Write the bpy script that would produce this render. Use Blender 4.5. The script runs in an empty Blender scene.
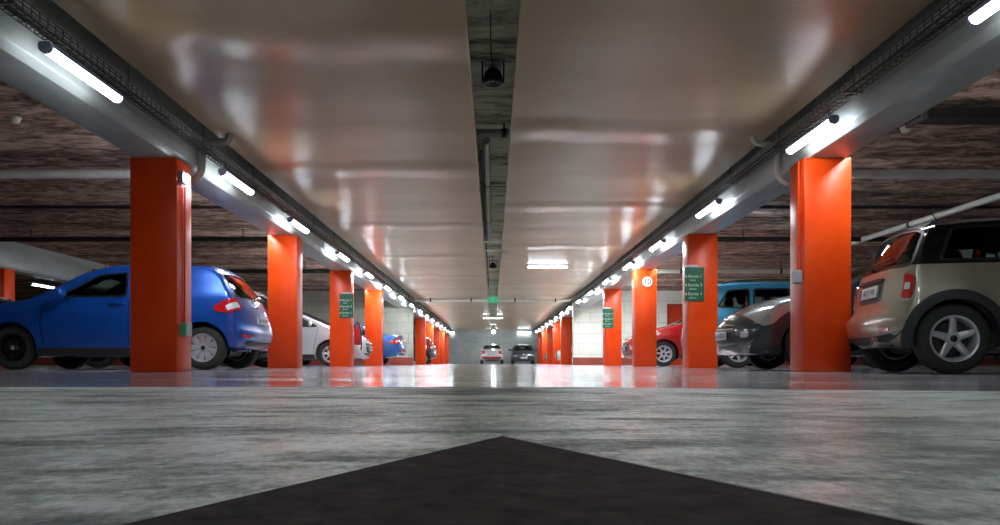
import bpy, bmesh, math, random
from math import pi, sin, cos, radians, hypot
from mathutils import Vector, Matrix
random.seed(7)
S = bpy.context.scene
COL = S.collection

# ------------------------------------------------------------------ materials
def new_mat(name):
    m = bpy.data.materials.new(name); m.use_nodes = True
    nt = m.node_tree
    return m, nt, nt.nodes['Principled BSDF']

def mat(name, col, rough=.5, metal=0., coat=0., emit=None, estr=0., trans=0., spec=.5, ior=1.45, alpha=1.):
    m, nt, b = new_mat(name)
    b.inputs['Base Color'].default_value = (*col, 1)
    b.inputs['Roughness'].default_value = rough
    b.inputs['Metallic'].default_value = metal
    b.inputs['Coat Weight'].default_value = coat
    b.inputs['Coat Roughness'].default_value = .06
    b.inputs['Specular IOR Level'].default_value = spec
    b.inputs['IOR'].default_value = ior
    b.inputs['Transmission Weight'].default_value = trans
    if emit:
        b.inputs['Emission Color'].default_value = (*emit, 1)
        b.inputs['Emission Strength'].default_value = estr
    return m

def N(nt, typ, **kw):
    n = nt.nodes.new(typ)
    for k, v in kw.items():
        if k in n.inputs: n.inputs[k].default_value = v
        else: setattr(n, k, v)
    return n

def coords(nt, scale=(1, 1, 1), rot=(0, 0, 0)):
    tc = N(nt, 'ShaderNodeTexCoord'); mp = N(nt, 'ShaderNodeMapping')
    mp.inputs['Scale'].default_value = scale; mp.inputs['Rotation'].default_value = rot
    nt.links.new(tc.outputs['Object'], mp.inputs['Vector'])
    return mp.outputs['Vector']

def noise(nt, vec, scale, detail=4., rough=.55, dist=0.):
    n = N(nt, 'ShaderNodeTexNoise')
    n.inputs['Scale'].default_value = scale; n.inputs['Detail'].default_value = detail
    n.inputs['Roughness'].default_value = rough; n.inputs['Distortion'].default_value = dist
    nt.links.new(vec, n.inputs['Vector'])
    return n.outputs['Fac']

def ramp(nt, fac, stops):
    r = N(nt, 'ShaderNodeValToRGB')
    e = r.color_ramp.elements
    while len(e) < len(stops): e.new(.5)
    for el, (p, c) in zip(e, stops):
        el.position = p; el.color = (*c, 1) if len(c) == 3 else c
    nt.links.new(fac, r.inputs['Fac'])
    return r.outputs['Color']

def mixc(nt, fac, a, b, mode='MIX'):
    n = N(nt, 'ShaderNodeMix'); n.data_type = 'RGBA'; n.blend_type = mode
    for sock, v in ((n.inputs[0], fac), (n.inputs[6], a), (n.inputs[7], b)):
        if hasattr(v, 'is_output'): nt.links.new(v, sock)
        elif isinstance(v, (int, float)): sock.default_value = v
        else: sock.default_value = (*v, 1)
    return n.outputs[2]

def maprange(nt, v, a, b, c, d):
    n = N(nt, 'ShaderNodeMapRange')
    nt.links.new(v, n.inputs[0])
    for i, x in enumerate((a, b, c, d)): n.inputs[i + 1].default_value = x
    return n.outputs[0]

def bump(nt, b, h, strength, dist=.02):
    n = N(nt, 'ShaderNodeBump')
    n.inputs['Strength'].default_value = strength; n.inputs['Distance'].default_value = dist
    nt.links.new(h, n.inputs['Height']); nt.links.new(n.outputs[0], b.inputs['Normal'])
    return n

def m_floor_near():
    m, nt, b = new_mat('bare_concrete')
    L = nt.links
    big = noise(nt, coords(nt, (.7, 1.0, 1)), 2.0, 5, .62, .5); streak = noise(nt, coords(nt, (.4, 1.1, 1)), 7.5, 6, .65, .5)
    grain = noise(nt, coords(nt, (1, .55, 1)), 75, 4, .7); mid = noise(nt, coords(nt, (.8, .7, 1)), 20, 5, .65)
    c = ramp(nt, big, [(.38, (.20, .235, .23)), (.5, (.50, .55, .52)), (.62, (.72, .78, .73))])
    dark = maprange(nt, streak, .50, .66, 0, .85)
    c = mixc(nt, dark, c, (.07, .085, .085))
    c = mixc(nt, .6, c, ramp(nt, mid, [(.32, (.15, .16, .16)), (.62, (.85, .85, .85))]), 'OVERLAY')
    c = mixc(nt, .6, c, ramp(nt, grain, [(.34, (.10, .10, .10)), (.64, (.95, .95, .95))]), 'OVERLAY')
    L.new(c, b.inputs['Base Color'])
    L.new(maprange(nt, streak, .4, .65, .30, .55), b.inputs['Roughness'])
    L.new(maprange(nt, big, .4, .62, .2, .6), b.inputs['Specular IOR Level'])
    bump(nt, b, mixc(nt, .5, grain, mid), .4, .006)
    return m

def m_floor_far():
    m, nt, b = new_mat('sealed_floor_coating')
    v = coords(nt, (.3, 1.2, 1)); v2 = coords(nt); L = nt.links
    n1 = noise(nt, v, 1.2, 5, .6); n2 = noise(nt, v2, 30, 3)
    c = ramp(nt, n1, [(.35, (.30, .29, .31)), (.65, (.42, .41, .43))])
    L.new(c, b.inputs['Base Color'])
    L.new(maprange(nt, n1, .35, .65, .10, .2), b.inputs['Roughness'])
    b.inputs['Specular IOR Level'].default_value = .75
    bump(nt, b, n2, .06, .003)
    return m

def m_ceiling_panel(name, phase, period=4.45):
    """smooth painted soffit, slightly sagging where its lengths meet"""
    m, nt, b = new_mat(name)
    v2 = coords(nt, (.5, .6, 1)); L = nt.links
    n1 = noise(nt, coords(nt, (.3, 1, 1)), 1.0, 1.5, .35); n2 = noise(nt, v2, 1.3, 5, .6)
    c = ramp(nt, n2, [(.3, (.44, .315, .185)), (.7, (.58, .435, .27))])
    L.new(c, b.inputs['Base Color'])
    b.inputs['Roughness'].default_value = .30
    b.inputs['Specular IOR Level'].default_value = .27
    tc = N(nt, 'ShaderNodeTexCoord'); sp = N(nt, 'ShaderNodeSeparateXYZ'); L.new(tc.outputs['Object'], sp.inputs[0])
    def mth(op, a, x):
        n = N(nt, 'ShaderNodeMath', operation=op)
        L.new(a, n.inputs[0])
        if hasattr(x, 'is_output'): L.new(x, n.inputs[1])
        else: n.inputs[1].default_value = x
        return n.outputs[0]
    y = mth('ADD', sp.outputs[1], mth('MULTIPLY', noise(nt, coords(nt, (1, .2, 1)), .9, 2, .5), .8))
    d = mth('MULTIPLY', mth('PINGPONG', mth('DIVIDE', mth('SUBTRACT', y, phase + .4), period), .5), period)
    mr = N(nt, 'ShaderNodeMapRange', interpolation_type='SMOOTHSTEP'); L.new(d, mr.inputs[0])
    for k, x in enumerate((0, .55, .034, 0)): mr.inputs[k + 1].default_value = x
    h = mth('ADD', mr.outputs[0], mth('MULTIPLY', n1, .035))
    bump(nt, b, h, 1., 1.)
    return m

def m_rough(name, dark, mid, light, sx=.35):
    m, nt, b = new_mat(name)
    v = coords(nt, (sx, 1, 1)); L = nt.links
    n1 = noise(nt, v, 5.5, 8, .68, .6); n2 = noise(nt, coords(nt, (.12, .8, 1)), 1.3, 4, .6)
    f = N(nt, 'ShaderNodeMath', operation='MULTIPLY_ADD'); L.new(n2, f.inputs[0]); f.inputs[1].default_value = .6
    L.new(n1, f.inputs[2])
    c = ramp(nt, f.outputs[0], [(.62, dark), (.78, mid), (.95, light)])
    L.new(c, b.inputs['Base Color']); b.inputs['Roughness'].default_value = .85
    b.inputs['Specular IOR Level'].default_value = .2
    bump(nt, b, n1, .9, .08)
    return m

def m_orange():
    m, nt, b = new_mat('orange_gloss_paint')
    v = coords(nt, (1, 1, .5)); L = nt.links
    n1 = noise(nt, v, 3.2, 6, .6); n2 = noise(nt, coords(nt, (1, 1, 6)), 5, 5, .7)
    c = ramp(nt, n1, [(.3, (.82, .048, .003)), (.7, (.92, .085, .004))])
    c = mixc(nt, maprange(nt, n2, .62, .75, 0, .35), c, (.55, .05, .02))
    L.new(c, b.inputs['Base Color'])
    L.new(maprange(nt, n1, .3, .7, .28, .42), b.inputs['Roughness'])
    b.inputs['Specular IOR Level'].default_value = .32
    bump(nt, b, n1, .08, .01)
    return m

def m_whitepaint(name='white_beam_paint', a=(.36, .385, .37), c2=(.50, .53, .51), rough=.33):
    m, nt, b = new_mat(name)
    v = coords(nt, (1, .4, 1)); L = nt.links
    n1 = noise(nt, v, 2.2, 6, .62)
    L.new(ramp(nt, n1, [(.32, a), (.6, c2)]), b.inputs['Base Color'])
    b.inputs['Roughness'].default_value = rough
    bump(nt, b, n1, .12, .01)
    return m

def m_block(name, a, b_, mortar):
    m, nt, b = new_mat(name)
    L = nt.links
    tc = N(nt, 'ShaderNodeTexCoord'); sp = N(nt, 'ShaderNodeSeparateXYZ'); cb = N(nt, 'ShaderNodeCombineXYZ')
    L.new(tc.outputs['Object'], sp.inputs[0])
    ad = N(nt, 'ShaderNodeMath', operation='ADD'); L.new(sp.outputs[0], ad.inputs[0]); L.new(sp.outputs[1], ad.inputs[1])
    L.new(ad.outputs[0], cb.inputs[0]); L.new(sp.outputs[2], cb.inputs[1])
    br = N(nt, 'ShaderNodeTexBrick')
    L.new(cb.outputs[0], br.inputs['Vector'])
    br.inputs['Color1'].default_value = (*a, 1); br.inputs['Color2'].default_value = (*b_, 1); br.inputs['Mortar'].default_value = (*mortar, 1)
    br.inputs['Scale'].default_value = 1; br.inputs['Brick Width'].default_value = .9; br.inputs['Row Height'].default_value = .42
    br.inputs['Mortar Size'].default_value = .012
    n1 = noise(nt, coords(nt), 1.5, 5, .6)
    c = mixc(nt, .5, br.outputs['Color'], ramp(nt, n1, [(.3, (.35, .35, .35)), (.7, (.65, .65, .65))]), 'OVERLAY')
    L.new(c, b.inputs['Base Color']); b.inputs['Roughness'].default_value = .7
    bump(nt, b, br.outputs['Fac'], .2, .005).invert = True
    return m

def m_mark():
    m, nt, b = new_mat('dark_floor_paint')
    n1 = noise(nt, coords(nt, (1, 1, 1)), 28, 5, .65)
    nt.links.new(ramp(nt, n1, [(.35, (.016, .011, .011)), (.6, (.05, .038, .038)), (.75, (.10, .08, .08))]), b.inputs['Base Color'])
    b.inputs['Roughness'].default_value = .75; b.inputs['Specular IOR Level'].default_value = .15
    bump(nt, b, n1, .3, .003)
    return m

def paint(name, col, metal=.35, rough=.3, speck=0.):
    m, nt, b = new_mat(name)
    n1 = noise(nt, coords(nt), 2.5, 4, .5)
    a = tuple(x * .9 for x in col); c = tuple(min(1, x * 1.08) for x in col)
    nt.links.new(ramp(nt, n1, [(.3, a), (.7, c)]), b.inputs['Base Color'])
    b.inputs['Metallic'].default_value = metal; b.inputs['Roughness'].default_value = rough
    b.inputs['Coat Weight'].default_value = 1; b.inputs['Coat Roughness'].default_value = .05
    return m

M = dict(
    near=m_floor_near(), far=m_floor_far(), panel=m_ceiling_panel('smooth_beige_soffit', 15.3), panel2=m_ceiling_panel('smooth_beige_soffit_b', 13.4),
    slab=m_rough('raw_concrete_slab', (.12, .14, .09), (.66, .72, .52), (.86, .90, .74)),
    spray=m_rough('brown_sprayed_insulation', (.03, .018, .013), (.27, .165, .12), (.70, .50, .39), .5),
    orange=m_orange(), beam=m_whitepaint(), block=m_block('white_blockwork', (.40, .39, .33), (.46, .45, .38), (.30, .29, .25)), bright=m_block('lamplit_white_blockwork', (.78, .76, .67), (.84, .82, .73), (.62, .60, .52)),  # right cross wall's lamplight is put into its paler block colour
    grey=m_block('grey_blockwork', (.46, .52, .51), (.52, .58, .57), (.36, .40, .40)),
    plinth=m_whitepaint('red_brown_plinth_paint', (.22, .045, .03), (.36, .07, .045), .4),
    mark=m_mark(), markedge=mat('worn_paint_edge', (.35, .33, .32), .5),
    pipe=m_whitepaint('pale_grey_pipe', (.66, .66, .60), (.82, .81, .74), .4),
    dpipe=mat('dark_iron_pipe', (.035, .028, .025), .5, .4),
    gpipe=mat('grey_green_duct', (.26, .29, .23), .5),
    galv=mat('galvanised_wire', (.12, .12, .11), .45, .7),
    cable=mat('black_cable', (.015, .015, .017), .5), cable2=mat('grey_cable', (.16, .16, .16), .5),
    housing=mat('blue_grey_plastic', (.34, .37, .52), .35),
    tube=mat('lit_diffuser', (.9, .9, .9), .4, emit=(.84, .93, 1.0), estr=34),
    lens=mat('lit_lens', (.9, .9, .9), .4, emit=(.85, .9, 1.0), estr=14),
    black=mat('black_plastic', (.012, .012, .013), .4), rubber=mat('tyre_rubber', (.05, .054, .05), .75, spec=.3),
    dgrey=mat('charcoal_plastic', (.035, .038, .042), .5),
    alloy=mat('silver_alloy', (.68, .68, .72), .3, .35), cap=mat('grey_wheel_trim', (.52, .52, .56), .35, .3),
    steel=mat('black_steel_rim', (.02, .02, .022), .4, .4), disc=mat('brake_metal', (.07, .065, .06), .5, .6),
    chrome=mat('chrome', (.8, .8, .8), .12, 1.), seat=mat('seat_fabric', (.06, .065, .07), .9), inner=mat('cabin_lining', (.24, .28, .26), .85),
    glass=mat('tinted_glass', (.50, .60, .57), .03, trans=1., ior=1.12, spec=1.0),
    red=mat('red_lens', (.62, .015, .02), .15, coat=1.), white_lens=mat('clear_lens', (.75, .77, .8), .12, coat=1.),
    hlamp=mat('headlamp_lens', (.55, .58, .60), .12, .5, coat=1.), plate=mat('plate_white', (.72, .76, .78), .35), blue=mat('plate_blue', (.03, .09, .45), .35),
    green=mat('sign_green', (.008, .11, .05), .4), white=mat('white_enamel', (.62, .62, .62), .45), ink=mat('dark_ink', (.03, .04, .06), .5),
    box=mat('grey_box_plastic', (.42, .44, .46), .45), gled=mat('green_pictogram', (.05, .5, .2), .4),
    egreen=mat('lit_exit_sign', (.02, .3, .12), .4, emit=(.05, .5, .25), estr=.2),
    ext=mat('extinguisher_red', (.6, .02, .02), .3, coat=.5), door=mat('red_door_paint', (.62, .05, .015), .4),
    speaker=mat('speaker_black', (.008, .008, .008), .5),
)

# ------------------------------------------------------------------ mesh helpers
class MB:
    def __init__(s): s.v = []; s.f = []; s.mi = []
    def add(s, vs, fs, mi=0):
        o = len(s.v); s.v += [tuple(p) for p in vs]; s.f += [tuple(i + o for i in f) for f in fs]; s.mi += [mi] * len(fs)
        return s
    def box(s, x0, x1, y0, y1, z0, z1, mi=0):
        vs = [(x, y, z) for x in (x0, x1) for y in (y0, y1) for z in (z0, z1)]
        return s.add(vs, [(0, 1, 3, 2), (4, 6, 7, 5), (0, 4, 5, 1), (2, 3, 7, 6), (0, 2, 6, 4), (1, 5, 7, 3)], mi)
    def tube(s, pts, r, n=10, mi=0, cap=True):
        pts = [Vector(p) for p in pts]; rs = r if isinstance(r, (list, tuple)) else [r] * len(pts)
        o = len(s.v); prev = None
        for i, p in enumerate(pts):
            t = (pts[min(i + 1, len(pts) - 1)] - pts[max(i - 1, 0)]).normalized()
            if prev is None:
                a = Vector((0, 0, 1)) if abs(t.z) < .9 else Vector((1, 0, 0)); u = t.cross(a).normalized()
            else: u = (prev - t * prev.dot(t)).normalized()
            prev = u; w = t.cross(u)
            for k in range(n):
                an = 2 * pi * k / n; s.v.append(tuple(p + (u * cos(an) + w * sin(an)) * rs[i]))
        for i in range(len(pts) - 1):
            for k in range(n):
                s.f.append((o + i * n + k, o + i * n + (k + 1) % n, o + (i + 1) * n + (k + 1) % n, o + (i + 1) * n + k)); s.mi.append(mi)
        if cap:
            s.f.append(tuple(o + k for k in range(n))[::-1]); s.f.append(tuple(o + (len(pts) - 1) * n + k for k in range(n))); s.mi += [mi, mi]
        return s
    def lathe(s, prof, n=32, axis='z', c=(0, 0, 0), mi=0, closed=False):
        o = len(s.v)
        for (r, h) in prof:
            for k in range(n):
                a = 2 * pi * k / n; p = (r * cos(a), r * sin(a), h)
                if axis == 'y': p = (p[0], p[2], p[1])
                if axis == 'x': p = (p[2], p[0], p[1])
                s.v.append((p[0] + c[0], p[1] + c[1], p[2] + c[2]))
        m = len(prof)
        for i in range(m if closed else m - 1):
            j = (i + 1) % m
            for k in range(n):
                s.f.append((o + i * n + k, o + i * n + (k + 1) % n, o + j * n + (k + 1) % n, o + j * n + k)); s.mi.append(mi)
        if not closed:
            if prof[0][0] > 1e-4: s.f.append(tuple(o + k for k in range(n))[::-1]); s.mi.append(mi)
            if prof[-1][0] > 1e-4: s.f.append(tuple(o + (m - 1) * n + k for k in range(n))); s.mi.append(mi)
        return s
    def mesh(s, name, mats, smooth=None, bev=0., merge=0.):
        me = bpy.data.meshes.new(name); me.from_pydata(s.v, [], s.f)
        for m in mats if isinstance(mats, (list, tuple)) else [mats]: me.materials.append(m)
        me.polygons.foreach_set('material_index', s.mi)
        bm = bmesh.new(); bm.from_mesh(me)
        if merge: bmesh.ops.remove_doubles(bm, verts=bm.verts, dist=merge)
        bmesh.ops.recalc_face_normals(bm, faces=bm.faces)
        if bev: bmesh.ops.bevel(bm, geom=[e for e in bm.edges if e.calc_face_angle(0) > .6], offset=bev, segments=2, profile=.5, affect='EDGES')
        bm.to_mesh(me); bm.free()
        if smooth: shade(me, smooth)
        return me

def shade(me, ang):
    me.polygons.foreach_set('use_smooth', [True] * len(me.polygons))
    me.set_sharp_from_angle(angle=radians(ang))

def obj(name, me, parent=None, loc=(0, 0, 0), rot=(0, 0, 0)):
    o = bpy.data.objects.new(name, me); COL.objects.link(o); o.location = loc; o.rotation_euler = rot
    if parent: o.parent = parent
    return o
def empty(name, loc=(0, 0, 0), rz=0.):
    o = bpy.data.objects.new(name, None); COL.objects.link(o); o.location = loc; o.rotation_euler = (0, 0, rz); o.empty_display_size = .2
    return o
def tag(o, label, cat, group=None, kind=None):
    o['label'] = label; o['category'] = cat
    if group: o['group'] = group
    if kind: o['kind'] = kind
    return o
def struct(name, mb, m, **kw):
    o = obj(name, mb.mesh(name, m, **kw)); o['kind'] = 'structure'; return o
def copy_tree(o, parent=None):
    c = o.copy(); COL.objects.link(c)
    if parent: c.parent = parent
    for ch in o.children: copy_tree(ch, c)
    return c
ORD = ['first', 'second', 'third', 'fourth', 'fifth', 'sixth', 'seventh', 'eighth', 'ninth', 'tenth', 'eleventh', 'twelfth', 'thirteenth',
       'fourteenth', 'fifteenth', 'sixteenth', 'seventeenth', 'eighteenth']

# ------------------------------------------------------------------ camera
cam = bpy.data.cameras.new('camera'); camo = bpy.data.objects.new('camera', cam); COL.objects.link(camo)
camo.location = (0, 0, .10); camo.rotation_euler = (pi / 2, 0, 0)
cam.sensor_width = 36; cam.lens = 28.8; cam.shift_x = .007; cam.shift_y = .1; cam.clip_start = .02; cam.clip_end = 200
S.camera = camo

# ------------------------------------------------------------------ setting
YB, YW, YE, XS = -5., 31.7, 63., 22.
ZP, ZS = 2.70, 2.98            # soffit panel underside, slab underside
XI, XO = 3.36, 3.86            # column / beam faces
XIR, XOR = 3.31, 3.81
XP = 3.17                      # outer edge of the soffit panels
ZB = 2.28                      # beam underside
edge = [(-XS, 3.3), (.3, 3.27), (1.7, 2.78), (4.2, 2.45), (XS, 2.45)]
mb = MB(); vs = [(x, y, 0) for x, y in edge] + [(x, YB, 0) for x, y in edge] + [(x, y, -.25) for x, y in edge] + [(x, YB, -.25) for x, y in edge]
n = len(edge)
fs = []
for i in range(n - 1):
    fs += [(i, i + 1, n + i + 1, n + i), (2 * n + i, 3 * n + i, 3 * n + i + 1, 2 * n + i + 1)]
fs += [tuple(range(n)) + tuple(range(3 * n - 1, 2 * n - 1, -1))]
mb.add(vs, fs); o = struct('floor_near', mb, M['near'])
mb = MB(); vs = [(x, y, 0) for x, y in edge] + [(x, YE, 0) for x, y in edge] + [(x, y, -.25) for x, y in edge] + [(x, YE, -.25) for x, y in edge]
fs = []
for i in range(n - 1):
    fs += [(i, i + 1, n + i + 1, n + i), (2 * n + i, 3 * n + i, 3 * n + i + 1, 2 * n + i + 1)]
mb.add(vs, fs); struct('floor', mb, M['far'])

struct('ceiling', MB().box(-XO, XOR, YB, YE, ZS, ZS + .25), M['slab'])
struct('ceiling_left', MB().box(-XS, -XO, YB, YE, ZS - .03, ZS + .25), M['spray'])
struct('ceiling_right', MB().box(XOR, XS, YB, YE, ZS - .03, ZS + .25), M['spray'])
for nm, a, b in (('ceiling_panel_left', -XP, -.2), ('ceiling_panel_right', .2, XP)):
    struct(nm, MB().box(a, b, YB, YE, ZP, ZP + .13), M['panel' if b < 0 else 'panel2'], bev=.006)
def beam(nm, x0, x1):
    c = .055
    pr = [(x0 + c, ZB), (x1 - c, ZB), (x1, ZB + c), (x1, ZS), (x0, ZS), (x0, ZB + c)]
    mb = MB(); vs = [(x, y, z) for y in (YB, YE) for x, z in pr]; k = len(pr)
    mb.add(vs, [(i, (i + 1) % k, k + (i + 1) % k, k + i) for i in range(k)] + [tuple(range(k))[::-1], tuple(range(k, 2 * k))])
    struct(nm, mb, M['beam'], bev=.008, smooth=30)
beam('beam_left', -XO, -XI); beam('beam_right', XIR, XOR)
beam('beam_far_left', -11.8, -11.3); beam('beam_far_right', 11.3, 11.8)

# cross walls of blockwork with a painted plinth, side, back and end walls
ZT = ZS - .03
for sg, nm in ((-1, 'left'), (1, 'right')):
    XI_, XO_ = (XI, XO) if sg < 0 else (XIR, XOR)
    a, b = sorted((sg * XP, sg * XI_))
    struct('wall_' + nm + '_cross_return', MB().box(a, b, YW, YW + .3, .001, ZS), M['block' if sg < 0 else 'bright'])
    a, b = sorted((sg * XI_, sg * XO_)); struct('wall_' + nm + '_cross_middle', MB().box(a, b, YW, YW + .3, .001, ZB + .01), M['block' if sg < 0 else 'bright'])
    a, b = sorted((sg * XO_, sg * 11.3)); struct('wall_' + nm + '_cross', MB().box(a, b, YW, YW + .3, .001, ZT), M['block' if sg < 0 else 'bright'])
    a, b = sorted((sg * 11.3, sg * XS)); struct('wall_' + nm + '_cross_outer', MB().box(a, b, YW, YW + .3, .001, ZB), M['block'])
    a, b = sorted((sg * (XP - .004), sg * XS)); struct('baseboard_' + nm, MB().box(a, b, YW - .03, YW, .001, .30), M['plinth'], bev=.005)
    a, b = sorted((sg * XS, sg * (XS + .2))); struct('wall_' + nm, MB().box(a, b, YB, YE, 0, ZS), M['block'])
struct('wall_end', MB().box(-XS, XS, YE, YE + .2, 0, ZS), M['grey'])
struct('wall_back', MB().box(-XS, XS, YB - .2, YB, 0, ZS), M['grey'])

# red doors in the cross walls
def door(nm, x0, x1, z1):
    r = empty(nm, ((x0 + x1) / 2, YW, 0)); r['kind'] = 'structure'
    w = (x1 - x0) / 2
    p = MB().box(-w, w, -.045, -.002, .012, z1).mesh('door_leaf', M['door'], bev=.004); obj('door_leaf', p, r)
    f = MB(); f.box(-w - .06, -w, -.06, -.002, .002, z1 + .06).box(w, w + .06, -.06, -.002, .002, z1 + .06).box(-w, w, -.06, -.002, z1, z1 + .06)
    obj('door_frame', f.mesh('door_frame', M['plinth'], bev=.004), r)
    obj('door_handle', MB().box(-w + .06, -w + .2, -.1, -.075, 1.02, 1.05).box(-w + .06, -w + .09, -.08, -.04, 1.02, 1.05).mesh('door_handle', M['black'], bev=.004), r)
door('door_1', 6.95, 7.95, 2.36); door('door_2', -9.6, -8.75, 2.9 - .3)

# ------------------------------------------------------------------ columns
def col_mesh():
    return MB().box(-.25, .25, 0, .42, .001, ZB).mesh('column', M['orange'], bev=.012, smooth=30)
CM = col_mesh()
def YC(sg, y): return 8.5 + (y - 8.5) * (1.04 if sg < 0 else 1.012)

near = {8.5: 0, 13.5: 1, 18.5: 2, 23.5: 3}
LBL = {(-1, 8.5): 'orange concrete column nearest the camera on the left, in front of the blue hatchback',
       (-1, 13.5): 'bright orange column just beyond the rear of the blue hatchback',
       (-1, 18.5): 'orange column with a green exit sign, in front of the white car',
       (-1, 23.5): 'yellow-lit orange column between the white car and the dark blue saloon',
       (1, 8.5): 'large orange column nearest the camera on the right, beside the champagne hatchback',
       (1, 13.5): 'red-orange column with a green exit sign, in front of the pale blue car',
       (1, 18.5): 'orange column with the round number 10 plate, in front of the red car',
       (1, 23.5): 'slim orange column with a green sign standing before the white block wall'}
for sg in (-1, 1):
    for y in (8.5, 13.5, 18.5, 23.5, 38.5, 43.5, 48.5, 53.5, 58.5):
        o = obj('column', CM, None, (-(XI + XO) / 2 if sg < 0 else (XIR + XOR) / 2, YC(sg, y), 0))
        if (sg, y) in LBL: l = LBL[(sg, y)]
        else: l = f'{ORD[int((y - 38.5) / 5)]} orange column beyond the block wall on the {"left" if sg < 0 else "right"}'
        tag(o, l, 'column', 'orange columns along the aisle', 'thing')
for (x, y, l) in ((-11.55, 18.5, 'orange column in the far left row, seen past the blue bonnet'),):
    tag(obj('column', CM, None, (x, y, 0)), l, 'column', 'orange columns of the next row', 'thing')

# ------------------------------------------------------------------ cable trays, lamps
def tray(sg, lab):
    r = empty('cable_tray', (sg * (3.19 if sg < 0 else 3.15), 0, zt := (2.445 if sg < 0 else 2.475))); tag(r, lab, 'cable tray', 'wire cable trays along the beams')
    w, h, y0, y1 = .075, .06, 2.6, 62.; mb = MB()
    rd = .0035
    for x, z in ((-w, 0), (0, 0), (w, 0), (-w, h), (w, h), (-w, h / 2), (w, h / 2)): mb.box(x - rd, x + rd, y0, y1, z - rd, z + rd)
    y = y0
    while y < 45:
        mb.box(-w, w, y - rd, y + rd, -rd * 2, 0); mb.box(-w - rd, -w + rd, y - rd, y + rd, 0, h); mb.box(w - rd, w + rd, y - rd, y + rd, 0, h)
        y += .1 if y < 16 else .2
    obj('wire_basket', mb.mesh('wire_basket', M['galv']), r)
    for k, (cx, m_) in enumerate(((-.045, 'cable'), (-.015, 'cable2'), (.03, 'cable'))):
        pts = [(cx + .008 * sin(1.7 * i + k), y0 + i * .75, .014 + .006 * sin(i * 2.3 + k)) for i in range(80)]
        obj('cable', MB().tube(pts, .009, 6).mesh('cable', M[m_], smooth=40), r)
    y = 3.4
    while y < 40:
        obj('hanger_rod', MB().tube([(w * .0, y, -.008), (0, y, ZS - .002 - zt)], .006, 6).box(-w - .01, w + .01, y - .015, y + .015, -.016, -.007).mesh('hanger_rod', M['galv']), r); y += 1.8
tray(-1, 'long wire cable tray hung beside the left beam')
tray(1, 'long wire cable tray hung beside the right beam')

def lamp_proto():
    r = empty('tube_lamp'); Lh = .56
    pr = [(-.047, 0), (-.047, .018), (-.032, .036), (.032, .036), (.047, .018), (.047, 0)]; mb = MB()
    vs = [(x, y, z) for y in (-Lh, Lh) for x, z in pr]; k = len(pr)
    mb.add(vs, [(i, (i + 1) % k, k + (i + 1) % k, k + i) for i in range(k)] + [tuple(range(k))[::-1], tuple(range(k, 2 * k))])
    obj('housing', mb.mesh('housing', M['housing'], bev=.004), r)
    pd = [(-.044 * cos(pi * i / 8), -.001 - .042 * sin(pi * i / 8)) for i in range(9)]; mb = MB()
    vs = [(x, y, z) for y in (-Lh + .04, Lh - .04) for x, z in pd]; k = 9
    mb.add(vs, [(i, (i + 1) % k, k + (i + 1) % k, k + i) for i in range(k)] + [tuple(range(k))[::-1], tuple(range(k, 2 * k))])
    obj('diffuser', mb.mesh('diffuser', M['tube'], smooth=50), r)
    for s in (-1, 1):
        a, b = sorted((s * (Lh - .04), s * Lh)); pd2 = [(-.046 * cos(pi * i / 8), -.001 - .044 * sin(pi * i / 8)) for i in range(9)]; mb = MB()
        vs = [(x, y, z) for y in (a, b) for x, z in pd2]
        mb.add(vs, [(i, (i + 1) % k, k + (i + 1) % k, k + i) for i in range(k)] + [tuple(range(k))[::-1], tuple(range(k, 2 * k))])
        obj('end_cap', mb.mesh('end_cap', M['housing'], bev=.004), r)
        obj('hanger', MB().tube([(0, s * .45, .03), (0, s * .45, .135)], .007, 8).box(-.012, .012, s * .45 - .03, s * .45 + .03, .034, .042).mesh('hanger', M['galv']), r)
    return r
LP = lamp_proto(); used = [False]; DM = {}
def dim(o, e):
    for d in o.children:
        if d.name.split('.')[0] == 'diffuser':
            if e not in DM:
                me = d.data.copy(); m = M['tube'].copy(); m.node_tree.nodes['Principled BSDF'].inputs['Emission Strength'].default_value = e; me.materials[0] = m; DM[e] = me
            d.data = DM[e]
def lamp(x, y, z, lab, grp, rz=0.):
    o = LP if not used[0] else copy_tree(LP); used[0] = True
    o.location = (x, y, z); o.rotation_euler = (0, 0, rz); tag(o, lab, 'lamp', grp)
    return o
LY = {-1: [6.12, 9.77, 12.85, 16.6, 20.0], 1: [4.65, 7.87, 11.6, 15.2, 18.4]}
for sg in LY:
    while len(LY[sg]) < 16: LY[sg].append(LY[sg][-1] + 3.5)
    for i, y in enumerate(LY[sg]):
        nm = 'left' if sg < 0 else 'right'
        o = lamp(sg * 3.12, y, 2.30 if sg < 0 else 2.33, f'{ORD[i]} tube lamp from the camera under the {nm} cable tray', 'tube lamps along the aisle')
        dim(o, [11, 17, 26, 38, 48, 56, 62, 66, 70][min(8, i)])
for x, y, e, l in ((-3.12, 2.6, 15, 'left'), (-3.12, -.9, 18, 'left'), (3.12, 1.15, 30, 'right'), (3.12, -2.35, 30, 'right')):
    dim(lamp(x, y, 2.30 if x < 0 else 2.33, f'tube lamp under the {l} cable tray beside and behind the camera', f'nearest {l} tube lamps out of frame'), e)  # added lamps, out of frame, to brighten the near floor
for sg, nm in ((-1, 'left'), (1, 'right')):
    for i in range(6 if sg < 0 else 7):
        o = lamp(sg * (4.02 if sg < 0 else 3.97), (10. if sg < 0 else 8.16) + 3.56 * i, 2.50, f'added fill tube lamp on the bay side of the {nm} beam', f'added fill tube lamps on the bay side of the {nm} beam')  # added lamps, hidden behind the beams to fill the dim bays with light
        dim(o, [32, 44, 52, 56, 60, 75, 130][min(6, i)])
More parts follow.
